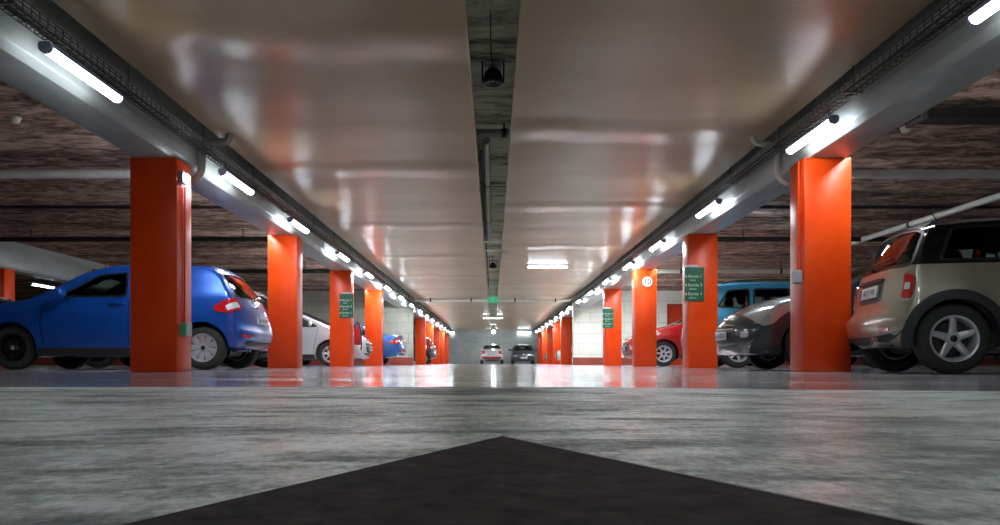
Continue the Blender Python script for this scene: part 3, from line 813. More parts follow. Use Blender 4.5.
def seat_mesh():
    mb = MB()
    def rbox(x0, x1, y0, y1, z0, z1, lean=0.):
        vs = []
        for z, ins in ((z0, .03), (z0 + .04, 0), (z1 - .05, 0), (z1, .04)):
            dx = lean * (z - z0)
            for sx, sy in ((0, 0), (1, 0), (1, 1), (0, 1)):
                vs.append(((x1 - ins if sx else x0 + ins) + dx, y1 - ins if sy else y0 + ins, z))
        fs = [(3, 2, 1, 0), (12, 13, 14, 15)]
        for r in range(3):
            for k in range(4): fs.append((r * 4 + k, r * 4 + (k + 1) % 4, r * 4 + 4 + (k + 1) % 4, r * 4 + 4 + k))
        mb.add(vs, fs)
    rbox(-.28, .24, -.24, .24, 0, .16); rbox(.16, .30, -.24, .24, .12, .62, .28); rbox(.34, .44, -.12, .12, .68, .86, .15)
    mb.tube([(.34, -.06, .6), (.37, -.06, .72)], .01, 6); mb.tube([(.34, .06, .6), (.37, .06, .72)], .01, 6)
    return mb.mesh('seat', M['seat'], bev=.015, smooth=40)

SECT = [(.15, .90), (.30, .975), (.52, 1.0), (.75, .99), (.92, .955), (1.0, .93), (1.2, .83), (1.35, .755), (1.5, .68), (1.65, .62)]
MODELS = {}
SEATM = seat_mesh()
WM = {}
def build_model(name, sp):
    c = Car(sp); parts = []                      # (part name, mesh, location, parent index, label)
    ctr = (c.length * .5, 0, .75); ox = -c.length / 2
    def P(nm, mb_or_me, m=None, par=None, loc=(0, 0, 0), rot=(0, 0, 0), lab=None, smooth=40, bev=0):
        me = mb_or_me.mesh(nm, m, smooth=smooth, bev=bev) if isinstance(mb_or_me, MB) else mb_or_me
        parts.append((nm, me, loc, rot, par, lab)); return len(parts) - 1
    skin = c.body().mesh('body', [M['paintslot']], merge=.0008)
    cut = []
    # cabin cavity
    x0, x1 = c.cab; top = [(p[0], p[1] - .10) for p in (lerp_on(c.Tc, 0, x0 + .30 + (c.Tc[-1][0] - .14 - x0 - .30) * i / 10) for i in range(11))]
    rr = [(lerp_on(c.Rc, 1, z)[0] - .13, z) for z in (1.28, 1.12, .96, .8) if z < top[-1][1] - .05] if sp.get('hatch', True) else []
    if sp.get('hatch', True): poly = [(x0 + .1, .5), (x1, .5)] + [(min(x1 + .2, q[0]), q[1]) for q in rr[::-1]] + top[::-1] + [(x0 + .12, .82)]
    else: poly = [(x0 + .1, .5), (x1, .5), (x1 + .05, .85)] + [q for q in top[::-1] if q[0] < x1 - .02] + [(x0 + .12, .82)]
    mb = MB(); k = len(poly); vs = [(x, sg * (c.W(x, z) - .13), z) for sg in (-1, 1) for x, z in poly]
    mb.add(vs, [(i, (i + 1) % k, k + (i + 1) % k, k + i) for i in range(k)])
    ccx, ccz = sum(p[0] for p in poly) / k, sum(p[1] for p in poly) / k; o = len(mb.v)
    mb.v += [(ccx, -(c.W(ccx, ccz) - .13), ccz), (ccx, c.W(ccx, ccz) - .13, ccz)]
    for i in range(k): mb.f += [(o, i, (i + 1) % k), (o + 1, k + i, k + (i + 1) % k)]; mb.mi += [0, 0]
    cut.append(mb.mesh('cabin', M['inner']))
    # window openings
    for sec, pts in c.glass_strip:
        cut.append(patch(MB(), rounded(pts, .12), c.strip(sec), .10, .30, ctr, 6, 4).mesh('c', M['inner']))
    mb = MB()
    for pts in c.glass_side:
        for sg in (-1, 1): patch(mb, rounded(pts, .10), c.side(sg), .08, .28, ctr, 4, 3)
    cut.append(mb.mesh('c', M['inner']))
    # wheel wells
    mb = MB()
    for ax in c.axles:
        for sg in (-1, 1):
            a, b = sorted((sg * .44, sg * 1.2)); mb.lathe([(c.arch, a), (c.arch, b)], 40, 'y', (ax, 0, c.R))
    cut.append(mb.mesh('c', M['black']))
    me = boolean(skin, cut)
    # two-tone: split faces along the waist line
    bm = bmesh.new(); bm.from_mesh(me)
    names = [m.name for m in me.materials]
    if 'twotone' in sp:
        zb, zr = sp['twotone']
        for z in (zb, zr): bmesh.ops.bisect_plane(bm, geom=bm.verts[:] + bm.edges[:] + bm.faces[:], plane_co=(0, 0, z), plane_no=(0, 0, 1))
        for f in bm.faces:
            if f.material_index == names.index('paint_slot'):
                z = f.calc_center_median().z
                if z > zr: f.material_index = len(names)
                elif z > zb: f.material_index = len(names) + 1
    bm.to_mesh(me); bm.free()
    if 'twotone' in sp: me.materials.append(M['roofgrey']); me.materials.append(M['gloss_black'])
    shade(me, 32)
    bi = P('body', me)
    # glass
    for i, (sec, pts) in enumerate(c.glass_strip):
        P('windshield' if i == 0 else 'rear_window', patch(MB(), rounded(pts, .12), c.strip(sec), -.004, .006, ctr, 6, 4), M['glass'], smooth=60)
        fr = MB(); ribbon(fr, densify(rounded(pts, .12), 4), c.strip(sec), .03, .003, ctr, True); P('window_seal', fr, M['black'], smooth=50)
    for sg in (-1, 1):
        for pts in c.glass_side:
            P('side_window', patch(MB(), rounded(pts, .10), c.side(sg), -.004, .006, ctr, 4, 3), M['glass'], smooth=60)
        fr = MB()
        for pts in c.glass_side: ribbon(fr, densify(rounded(pts, .10), 4), c.side(sg), .028, .003, ctr, True)
        P('window_trim', fr, M['black'], smooth=50)
        for line in c.seams:
            sm = MB(); ribbon(sm, [(a[0] + (b[0] - a[0]) * k / 8, a[1] + (b[1] - a[1]) * k / 8) for a, b in zip(line, line[1:]) for k in range(9 if b == line[-1] else 8)], c.side(sg), .009, .0015, ctr)
            P('door_seam', sm, M['black'], smooth=50)
        for hx, hz in c.handles:
            h = MB(); y = sg * (c.W(hx, hz) + .022)
            h.tube([(hx - .1, y - sg * .035, hz), (hx - .085, y, hz + .004), (hx, y + sg * .006, hz + .008), (hx + .085, y, hz + .004), (hx + .1, y - sg * .035, hz)], .013, 8); P('door_handle', h, None if sp.get('handle_body', True) else M['chrome'], par=bi, smooth=50)
        mx, mz = c.mirror; y = sg * c.W(mx, mz)
        q = MB(); q.tube([(mx, y - sg * .03, mz), (mx - .01, y + sg * .07, mz + .03)], .022, 8)
        prof = []
        q2 = MB()
        for i in range(9):
            a = pi * i / 8; r = max(.004, sin(a))
            for k in range(16):
                t = 2 * pi * k / 16; q2.v.append((mx - .035 + .05 * (cos(t) * r) - .0, y + sg * (.15 - .10 * cos(a)), mz + .07 + .072 * sin(t) * r))
        for i in range(8):
            for k in range(16): q2.f.append((i * 16 + k, i * 16 + (k + 1) % 16, i * 16 + 16 + (k + 1) % 16, i * 16 + 16 + k)); q2.mi.append(0)
        mi_ = P('door_mirror', q2, None, smooth=60); P('mirror_arm', q, M['black'], par=mi_)
    # lower cladding
    for sg in (-1, 1):
        cl = MB(); a0, a1 = c.axles[0] + c.arch + .02, c.axles[1] - c.arch - .02
        patch(cl, [(a0, .19), (a1, .19), (a1, .30), (a0, .30)], c.side(sg), .008, .02, ctr, 3, 8); P('sill_trim', cl, M['dgrey'], smooth=50)
    if sp.get('flares'):
        for sg in (-1, 1):
            for ax in c.axles:
                fl = MB(); n = 40; vs = []; fs = []; zmin = c.flare_z
                for i in range(n + 1):
                    a = radians(-12) + radians(204) * i / n
                    for r, off in ((c.arch - .012, -.06), (c.arch - .012, .022), (c.arch + .03, .026), (c.arch + .068, .016), (c.arch + .074, -.004), (c.arch + .074, -.03)):
                        x, z = ax + r * cos(a), max(.17, c.R + r * sin(a)); vs.append((x, sg * (c.W(x, z) + off), z))
                for i in range(n):
                    for k in range(5): fs.append((i * 6 + k, i * 6 + k + 1, i * 6 + 7 + k, i * 6 + 6 + k))
                fl.add(vs, fs); P('wheel_arch', fl, M['dgrey'], smooth=50)
    # lights, plates and other panels given by the spec
    for nm, sec, pts, off, dep, mk, lab, both in c.panels:
        for sg in ((1, -1) if both else (1,)):
            pp = [(q, t * sg) for q, t in pts]
            f = c.strip(sec) if sec in ('top', 'rear', 'front') else c.side(sg)
            if sec == 'side': pp = pts
            P(nm, patch(MB(), rounded(pp, .22), f, off, dep, ctr, 4, 3), M[mk], smooth=45, lab=lab)
    for fn in c.extras: fn(c, P, bi, ctr)
    # wheels
    for ax, st in zip(c.axles, c.wheels):
        key = (c.R, st, c.rim)
        if key not in WM: WM[key] = wheel_meshes(c.R, st, c.rim)
        ty, rim, hub = WM[key]
        for sg in (-1, 1):
            y = sg * (c.W(ax, c.R) - .115); rot = (0, 0, 0 if sg < 0 else pi)
            wi = P('wheel', ty, loc=(ax, y, c.R + .001), rot=rot); P('rim', rim, par=wi); P('hub_cap', hub, par=wi)
    # cabin
    sx = c.cab[0] + .95
    for x in (sx, sx + .8):
        for sg in (-1, 1): P('seat', SEATM, loc=(x, sg * .36, .5))
    stw = MB(); 
    ring = [(.0 + .05 * sin(2 * pi * k / 24) * 0 + .18 * cos(2 * pi * k / 24) * .35, .18 * sin(2 * pi * k / 24), .18 * cos(2 * pi * k / 24) * .93) for k in range(25)]
    stw.tube(ring, .014, 8, cap=False); stw.tube([(0, -.17, 0), (-.02, 0, 0), (0, .17, 0)], .014, 6); stw.tube([(-.02, 0, 0), (-.22, 0, -.06)], .03, 8)
    P('steering_wheel', stw, M['black'], loc=(sx - .50, -.36 if sp.get('lhd', True) else .36, .93 - .02))
    da = MB(); dx = c.cab[0] + .12; wd = c.W(dx + .2, .8) - .16
    da.add([(dx, -wd, .5), (dx + .42, -wd, .52), (dx + .46, -wd, .80), (dx + .30, -wd, .90), (dx, -wd, .84), (dx, wd, .5), (dx + .42, wd, .52), (dx + .46, wd, .80), (dx + .30, wd, .90), (dx, wd, .84)],
           [(0, 1, 2, 3, 4), (9, 8, 7, 6, 5)] + [(i, (i + 1) % 5, 5 + (i + 1) % 5, 5 + i) for i in range(5)])
    P('dashboard', da, M['black'], bev=.02)
    # a plain underbody pan with axle beams and silencer
    ub = MB(); z0 = .2
    for ax in c.axles: ub.tube([(ax, -.6, c.R), (ax, .6, c.R)], .035, 10)
    ub.tube([(c.axles[0] + .3, .15, .2), (c.axles[1] - .4, .15, .2)], .03, 8); ub.tube([(c.axles[1] + .12, -.25, .26), (c.axles[1] + .12, .3, .26)], .08, 12)
    P('chassis', ub, M['disc'])
    for (lx, lz, sg_, par) in (): pass
    MODELS[name] = (c, parts); return MODELS[name]

def plate(sec, q, txt, z, tilt, w=.50):
    def fn(c, P, bi, ctr):
        f = c.strip(sec); p = f(q, 0.); sgx = 1 if sec == 'rear' or sec == 'top' else -1
        b = MB().box(-.01, .006, -w / 2, w / 2, -.055, .055)
        loc = (p.x + sgx * .012, 0, z); rot = (0, -tilt if sgx > 0 else tilt, 0 if sgx > 0 else pi)
        i = P('license_plate', b, M['plate'], loc=loc, rot=rot, bev=.003)
        P('country_band', MB().box(.0062, .0075, -w / 2 + .004, -w / 2 + .045, -.05, .05), M['blue'], par=i)
        P('plate_lettering', text_mesh(txt, .082, M['ink'], .0006), par=i, loc=(.0072, .02, 0), rot=(pi / 2, 0, pi / 2))
    return fn
def wiper(q, t0, z0):
    def fn(c, P, bi, ctr):
        f = c.strip('rear'); k = [f(z0, 0.0), f(z0 + .03, t0 * .3), f(z0 + .06, t0)]
        m = MB().tube([p + Vector((.03, 0, .012)) for p in k], .009, 6).lathe([(0, -.01), (.022, -.008), (.022, .02), (0, .03)], 12, 'x', tuple(k[0] + Vector((.01, 0, 0)))); P('rear_wiper', m, M['black'], smooth=50)
    return fn
def antenna(x):
    def fn(c, P, bi, ctr):
        p = c.strip('top')(x, 0.); P('antenna', MB().tube([p + Vector((0, 0, -.01)), p + Vector((.03, 0, .03)), p + Vector((.12, 0, .17))], [.012, .006, .003], 8), M['black'], smooth=50)
    return fn
def exhaust(y, z=.26, dx=.0, r=.032):
    def fn(c, P, bi, ctr):
        x = c.length - .1 + dx; m = MB().lathe([(r, -.2), (r, .06), (r - .006, .06), (r - .006, -.15), (0, -.15)], 20, 'x', (x, y, z)); P('exhaust_pipe', m, M['chrome'], smooth=40)
    return fn
def spoiler(x0, x1, mk=None):
    def fn(c, P, bi, ctr):
        f = c.strip('top'); m = MB(); n = 16; vs = []; fs = []
        for i in range(n + 1):
            t = -.86 + 1.72 * i / n; a, b = f(x0, t), f(x1, t); y = a.y
            tip = Vector((x1 + .13 - .06 * t * t, y * .97, b.z - .045)); vs += [a + Vector((0, 0, .008)), Vector((x1, b.y, b.z + .016)), tip, tip + Vector((-.02, 0, -.022)), Vector((x1 - .03, b.y, b.z - .03)), a + Vector((0, 0, -.03))]
        for i in range(n):
            for k in range(6): fs.append((i * 6 + k, i * 6 + (k + 1) % 6, i * 6 + 6 + (k + 1) % 6, i * 6 + 6 + k))
        fs += [(5, 4, 3, 2, 1, 0), tuple(n * 6 + k for k in range(6))]
        m.add(vs, fs); P('roof_spoiler', m, mk and M[mk], par=bi, smooth=40)
    return fn
def roof_rails():
    def fn(c, P, bi, ctr):
        f = c.strip('top')
        for sg in (-1, 1):
            xs = [c.rails[0] + (c.rails[1] - c.rails[0]) * k / 12 for k in range(13)]
            pts = [f(x, sg * .86) + Vector((0, 0, .045 if 0 < k < 12 else -.0)) for k, x in enumerate(xs)]; P('roof_rail', MB().tube(pts, .014, 8), M['dgrey'], smooth=50)
    return fn
def grille_slats(z0, z1, n, tw, mk='chrome'):
    def fn(c, P, bi, ctr):
        f = c.strip('front')
        for k in range(n):
            z = z0 + (z1 - z0) * k / max(1, n - 1); m = MB(); ribbon(m, [(z, -tw + 2 * tw * i / 14) for i in range(15)], f, .018, .018, ctr, depth=.02); P('grille_slat', m, M[mk], smooth=40)
    return fn
def emblem(sec, q, r=.035):
    def fn(c, P, bi, ctr):
        p = c.strip(sec)(q, 0.); sx = -1 if sec == 'front' else 1
        P('emblem', MB().lathe([(0, .022 * sx), (r * .6, .02 * sx), (r, .012 * sx), (r, -.01 * sx), (0, -.01 * sx)], 24, 'x', tuple(p)), M['chrome'], smooth=40)
    return fn

M['roofgrey'] = paint('dark_silver_roof_paint', (.10, .11, .12), .5, .28); M['gloss_black'] = mat('gloss_black_pillar', (.008, .009, .012), .12, coat=1.)
M['seamgrey'] = mat('recess_grey', (.12, .115, .105), .5)
G = lambda *a: list(a)
# blue five-door hatchback
build_model('hatch', dict(length=4.04, width=1.735, R=.300, rim=.192, arch=.355, axles=(.83, 3.42), wheels=('steel', 'trim'), cab=(1.02, 3.35), hatch=True,
    plan=[(0, .86), (.10, .96), (.25, 1.), (.80, 1.), (.93, .955), (1., .90)], sect=SECT,
    bottom=[(.12, .22, .03, .0), (.6, .19, .03, 0), (2., .18, .03, 0), (3.3, .2, .03, 0), (3.86, .30, .03, .0)],
    front=[(.12, .22, .04, .02), (.03, .32, .12, .10), (0, .48, .15, .12), (.03, .64, .15, .12), (.13, .78, .10, .10)],
    top=[(.13, .78, .10, .10), (.30, .87, .07, .05), (.70, .96, .05, .03), (1.02, 1.01, .05, .03), (1.36, 1.21, .06, .06), (1.72, 1.40, .07, .05), (2.02, 1.475, .07, .03), (2.5, 1.505, .07, .03), (3.1, 1.49, .07, .03), (3.45, 1.455, .07, .03)],
    rear=[(3.86, .30, .04, .02), (3.99, .37, .13, .03), (4.04, .50, .16, .04), (4.02, .63, .15, .04), (3.97, .78, .13, .04), (3.90, .95, .10, .04), (3.76, 1.18, .08, .04), (3.60, 1.37, .07, .03), (3.45, 1.455, .07, .03)],
    glass_strip=[('top', G((1.12, -.80), (1.12, .80), (1.74, .83), (1.74, -.83))), ('rear', G((1.0, -.80), (1.0, .80), (1.36, .84), (1.36, -.84)))],
    glass_side=[G((1.50, 1.0), (1.98, 1.30), (2.34, 1.335), (2.38, 1.005)), G((2.48, 1.005), (2.46, 1.335), (2.95, 1.31), (3.14, 1.16), (3.12, 1.03))],
    seams=[[(1.30, .34), (1.24, .62), (1.30, .98)], [(2.44, .33), (2.43, .98)], [(3.10, .62), (3.20, .80), (3.14, 1.0)]], handles=[(2.26, .90), (3.02, .92)], mirror=(1.62, .97),
    panels=[('headlight', 'front', G((.62, .55), (.62, 1.02), (.74, 1.16), (.77, .60)), .006, .02, 'hlamp', None, True),
            ('tail_light', 'rear', G((.855, .74), (.835, 1.0), (.885, 1.12), (.97, 1.21), (1.03, 1.20), (1.03, 1.02), (1.0, .82)), .010, .025, 'red', None, True),
            ('reversing_lens', 'rear', G((.875, .82), (.87, 1.03), (.955, 1.05), (.955, .87)), .014, .02, 'white_lens', 'pale reversing lens in the red tail light', True),
            ('reflector', 'rear', G((.42, .66), (.42, .92), (.47, .92), (.47, .66)), .006, .015, 'red', 'red bumper reflector', True),
            ('bumper_grille', 'front', G((.32, -.6), (.32, .6), (.44, .6), (.44, -.6)), .004, .02, 'black', None, False),
            ('rear_valance', 'rear', G((.33, -.75), (.33, .75), (.385, .75), (.385, -.75)), .006, .02, 'dgrey', None, False)],
    extras=[plate('rear', .70, 'BX 418 RM', .70, .1), wiper('rear', .55, 1.0), spoiler(3.2, 3.44), emblem('rear', .90, .04), exhaust(-.35, .27, -.06, .025), antenna(2.1)]))
# rounded three-door hatchback with dark roof
MSECT = [(.15, .90), (.30, .975), (.52, 1.0), (.75, .985), (.92, .95), (1.0, .92), (1.2, .84), (1.35, .775), (1.45, .72)]
build_model('compact', dict(length=3.70, width=1.69, R=.305, rim=.198, arch=.352, axles=(.70, 3.15), wheels=('alloy5', 'alloy5'), cab=(.98, 3.12), hatch=True, flares=True, flare_z=.2, twotone=(.955, 1.335), handle_body=False,
    plan=[(0, .84), (.10, .95), (.25, 1.), (.82, 1.), (.94, .955), (1., .90)], sect=MSECT,
    bottom=[(.12, .22, .03, 0), (.6, .19, .03, 0), (2., .18, .03, 0), (3.1, .2, .03, 0), (3.50, .235, .03, 0)],
    front=[(.12, .22, .04, .02), (.03, .32, .12, .10), (0, .46, .14, .12), (.02, .62, .14, .12), (.12, .76, .10, .10)],
    top=[(.12, .76, .10, .10), (.27, .85, .08, .05), (.6, .92, .06, .03), (.98, .98, .06, .03), (1.25, 1.16, .06, .06), (1.52, 1.32, .07, .05), (1.78, 1.385, .06, .03), (2.2, 1.412, .06, .03), (2.8, 1.405, .06, .03), (3.26, 1.375, .06, .03)],
    rear=[(3.50, .235, .04, .02), (3.65, .30, .10, .05), (3.70, .43, .13, .05), (3.69, .54, .13, .05), (3.635, .60, .12, .05), (3.60, .75, .12, .05), (3.57, .93, .10, .05), (3.49, 1.12, .08, .05), (3.38, 1.31, .07, .04), (3.26, 1.375, .06, .03)],
    glass_strip=[('top', G((1.06, -.82), (1.06, .82), (1.54, .85), (1.54, -.85))), ('rear', G((.975, -.93), (.975, .93), (1.305, .945), (1.305, -.945)))],
    glass_side=[G((1.30, .985), (1.60, 1.25), (1.74, 1.285), (2.30, 1.30), (2.33, .985)), G((2.39, .985), (2.37, 1.30), (3.13, 1.28), (3.26, .985))],
    seams=[[(1.14, .34), (1.08, .6), (1.16, .94)], [(2.40, .34), (2.46, .6), (2.36, .94)]], handles=[(2.24, .86)], mirror=(1.42, .97),
    panels=[('headlight', 'front', G((.56, .50), (.56, .98), (.74, 1.02), (.74, .55)), .012, .03, 'hlamp', None, True),
            ('tail_light_bezel', 'rear', G((.66, .85), (.66, .985), (.905, .995), (.905, .865)), .010, .02, 'chrome', None, True),
            ('tail_light', 'rear', G((.675, .86), (.675, .977), (.89, .987), (.89, .875)), .018, .028, 'red', None, True),
            ('reversing_lens', 'rear', G((.75, .895), (.75, .955), (.81, .96), (.81, .90)), .023, .02, 'white_lens', 'round clear lens in the red tail light', True),
            ('reflector', 'rear', G((.36, .60), (.36, .80), (.405, .80), (.405, .60)), .008, .015, 'red', 'red bumper reflector', True),
            ('rear_valance', 'rear', G((.27, -.95), (.27, .95), (.335, 1.05), (.335, -1.05)), .010, .03, 'dgrey', None, False),
            ('plate_recess', 'rear', G((.66, -.40), (.66, .40), (.86, .42), (.86, -.42)), .002, .01, 'seamgrey', None, False),
            ('plate_garnish', 'rear', G((.845, -.42), (.845, .42), (.88, .42), (.88, -.42)), .022, .03, 'dgrey', None, False)],
    extras=[plate('rear', .76, '4073 FVB', .765, .12), wiper('rear', .55, .985), exhaust(.42, .285, .05, .038), antenna(2.95), spoiler(3.05, 3.25, 'roofgrey')]))
# low five-door with swept headlamps
def fivedoor(name, **kw):
    sp = dict(length=4.26, width=1.77, R=.310, rim=.200, arch=.362, axles=(.86, 3.46), wheels=('alloy7', 'alloy7'), cab=(1.08, 3.5), hatch=True,
    plan=[(0, .82), (.10, .95), (.25, 1.), (.80, 1.), (.93, .95), (1., .88)], sect=SECT,
    bottom=[(.14, .20, .03, 0), (.6, .18, .03, 0), (2., .18, .03, 0), (3.4, .2, .03, 0), (4.06, .28, .03, 0)],
    front=[(.14, .20, .04, .02), (.04, .28, .12, .12), (0, .44, .15, .15), (.03, .60, .16, .15), (.12, .72, .10, .14)],
    top=[(.12, .72, .10, .14), (.40, .86, .07, .06), (.85, .98, .05, .03), (1.12, 1.04, .05, .03), (1.55, 1.24, .06, .06), (1.98, 1.40, .07, .05), (2.35, 1.455, .07, .03), (2.8, 1.45, .07, .03), (3.3, 1.40, .07, .03), (3.72, 1.31, .07, .03)],
    rear=[(4.06, .28, .04, .02), (4.21, .36, .13, .04), (4.26, .52, .15, .05), (4.23, .66, .14, .05), (4.19, .84, .12, .05), (4.10, 1.0, .10, .05), (3.93, 1.18, .08, .04), (3.72, 1.31, .07, .03)],
    glass_strip=[('top', G((1.22, -.80), (1.22, .80), (1.98, .83), (1.98, -.83))), ('rear', G((1.03, -.78), (1.03, .78), (1.26, .82), (1.26, -.82)))],
    glass_side=[G((1.62, 1.02), (2.14, 1.30), (2.48, 1.32), (2.52, 1.02)), G((2.60, 1.02), (2.58, 1.32), (3.10, 1.28), (3.42, 1.14), (3.38, 1.04))],
    seams=[[(1.34, .34), (1.28, .62), (1.38, 1.0)], [(2.56, .33), (2.55, 1.0)], [(3.16, .62), (3.26, .80), (3.30, 1.0)]], handles=[(2.38, .91), (3.18, .93)], mirror=(1.74, .99),
    panels=[('headlight', 'top', G((.13, .62), (.13, .98), (.30, 1.10), (.80, 1.07), (.52, .93), (.28, .72)), .007, .025, 'hlamp', None, True),
            ('grille', 'front', G((.34, -.45), (.34, .45), (.60, .52), (.60, -.52)), .004, .02, 'black', None, False),
            ('air_intake', 'front', G((.27, -.62), (.27, .62), (.325, .6), (.325, -.6)), .004, .02, 'black', None, False),
            ('fog_light', 'front', G((.40, .68), (.40, .84), (.50, .84), (.50, .68)), .008, .02, 'white_lens', 'round clear fog light', True),
            ('tail_light', 'rear', G((.80, .74), (.74, 1.04), (.82, 1.24), (.98, 1.24), (.98, .84)), .010, .025, 'red', None, True),
            ('rear_valance', 'rear', G((.32, -.75), (.32, .75), (.37, .75), (.37, -.75)), .006, .02, 'dgrey', None, False)],
    extras=[plate('front', .45, 'CK 702 LD', .45, .05), plate('rear', .72, 'CK 702 LD', .72, .1), grille_slats(.53, .58, 2, .5), emblem('front', .655, .045), wiper('rear', .5, 1.04)])
    sp.update(kw); return build_model(name, sp)
fivedoor('swept')
fivedoor('forward', cab=(.80, 3.5), top=[(.12, .72, .10, .14), (.34, .86, .07, .06), (.60, .95, .05, .03), (.80, 1.0, .05, .03), (1.30, 1.23, .06, .06), (1.80, 1.42, .07, .05), (2.25, 1.485, .07, .03), (2.8, 1.47, .07, .03), (3.3, 1.41, .07, .03), (3.72, 1.31, .07, .03)],
    glass_strip=[('top', G((.90, -.80), (.90, .80), (1.80, .83), (1.80, -.83))), ('rear', G((1.03, -.78), (1.03, .78), (1.26, .82), (1.26, -.82)))],
    glass_side=[G((1.16, .98), (1.88, 1.32), (2.38, 1.345), (2.42, 1.0)), G((2.50, 1.0), (2.48, 1.345), (3.06, 1.30), (3.42, 1.14), (3.38, 1.03))],
    seams=[[(1.28, .34), (1.22, .62), (1.16, .96)], [(2.46, .33), (2.45, .98)], [(3.16, .62), (3.26, .80), (3.30, 1.0)]], mirror=(1.36, .98), handles=[(2.28, .89), (3.18, .93)])
# tall pale blue car with upright tail
build_model('tall', dict(length=4.10, width=1.74, R=.305, rim=.195, arch=.356, axles=(.82, 3.36), wheels=('alloy7', 'alloy7'), cab=(1.02, 3.5), hatch=True, rails=(1.9, 3.6),
    plan=[(0, .85), (.10, .96), (.25, 1.), (.84, 1.), (.95, .965), (1., .92)], sect=[(.15, .90), (.30, .975), (.52, 1.), (.75, .99), (.95, .965), (1.05, .94), (1.3, .85), (1.5, .78), (1.65, .73)],
    bottom=[(.12, .22, .03, 0), (.6, .2, .03, 0), (2., .2, .03, 0), (3.3, .22, .03, 0), (3.93, .32, .03, 0)],
    front=[(.12, .22, .04, .02), (.03, .32, .12, .10), (0, .5, .14, .12), (.03, .7, .14, .12), (.12, .84, .10, .10)],
    top=[(.12, .84, .10, .10), (.32, .94, .07, .05), (.75, 1.03, .05, .03), (1.05, 1.08, .05, .03), (1.38, 1.31, .06, .06), (1.70, 1.50, .07, .05), (2.0, 1.58, .07, .03), (2.6, 1.61, .07, .03), (3.2, 1.60, .07, .03), (3.72, 1.56, .07, .03)],
    rear=[(3.93, .32, .04, .02), (4.06, .40, .12, .03), (4.10, .54, .13, .04), (4.08, .66, .12, .04), (4.05, .9, .11, .04), (4.00, 1.12, .09, .04), (3.90, 1.36, .08, .03), (3.72, 1.56, .07, .03)],
    glass_strip=[('top', G((1.14, -.80), (1.14, .80), (1.70, .83), (1.70, -.83))), ('rear', G((1.06, -.80), (1.06, .80), (1.44, .82), (1.44, -.82)))],
    glass_side=[G((1.48, 1.06), (1.84, 1.40), (2.30, 1.44), (2.34, 1.06)), G((2.42, 1.06), (2.40, 1.44), (3.04, 1.43), (3.08, 1.07)), G((3.16, 1.07), (3.13, 1.43), (3.52, 1.40), (3.72, 1.10))],
    seams=[[(1.28, .36), (1.22, .64), (1.30, 1.04)], [(2.38, .35), (2.37, 1.04)], [(3.02, .64), (3.12, .80), (3.12, 1.04)]], handles=[(2.20, .95), (2.98, .97)], mirror=(1.60, 1.03),
    panels=[('headlight', 'front', G((.64, .55), (.64, 1.02), (.78, 1.14), (.82, .60)), .006, .02, 'hlamp', None, True),
            ('grille', 'front', G((.50, -.45), (.50, .45), (.64, .5), (.64, -.5)), .004, .02, 'black', None, False),
            ('tail_light', 'rear', G((.78, .84), (.78, 1.14), (1.05, 1.12), (1.12, .90)), .010, .025, 'red', None, True),
            ('rear_valance', 'rear', G((.37, -.75), (.37, .75), (.44, .75), (.44, -.75)), .006, .02, 'dgrey', None, False)],
    extras=[plate('rear', .76, 'DL 265 TW', .76, .05), plate('front', .44, 'DL 265 TW', .44, .05), wiper('rear', .5, 1.08), roof_rails(), emblem('rear', .95, .04)]))
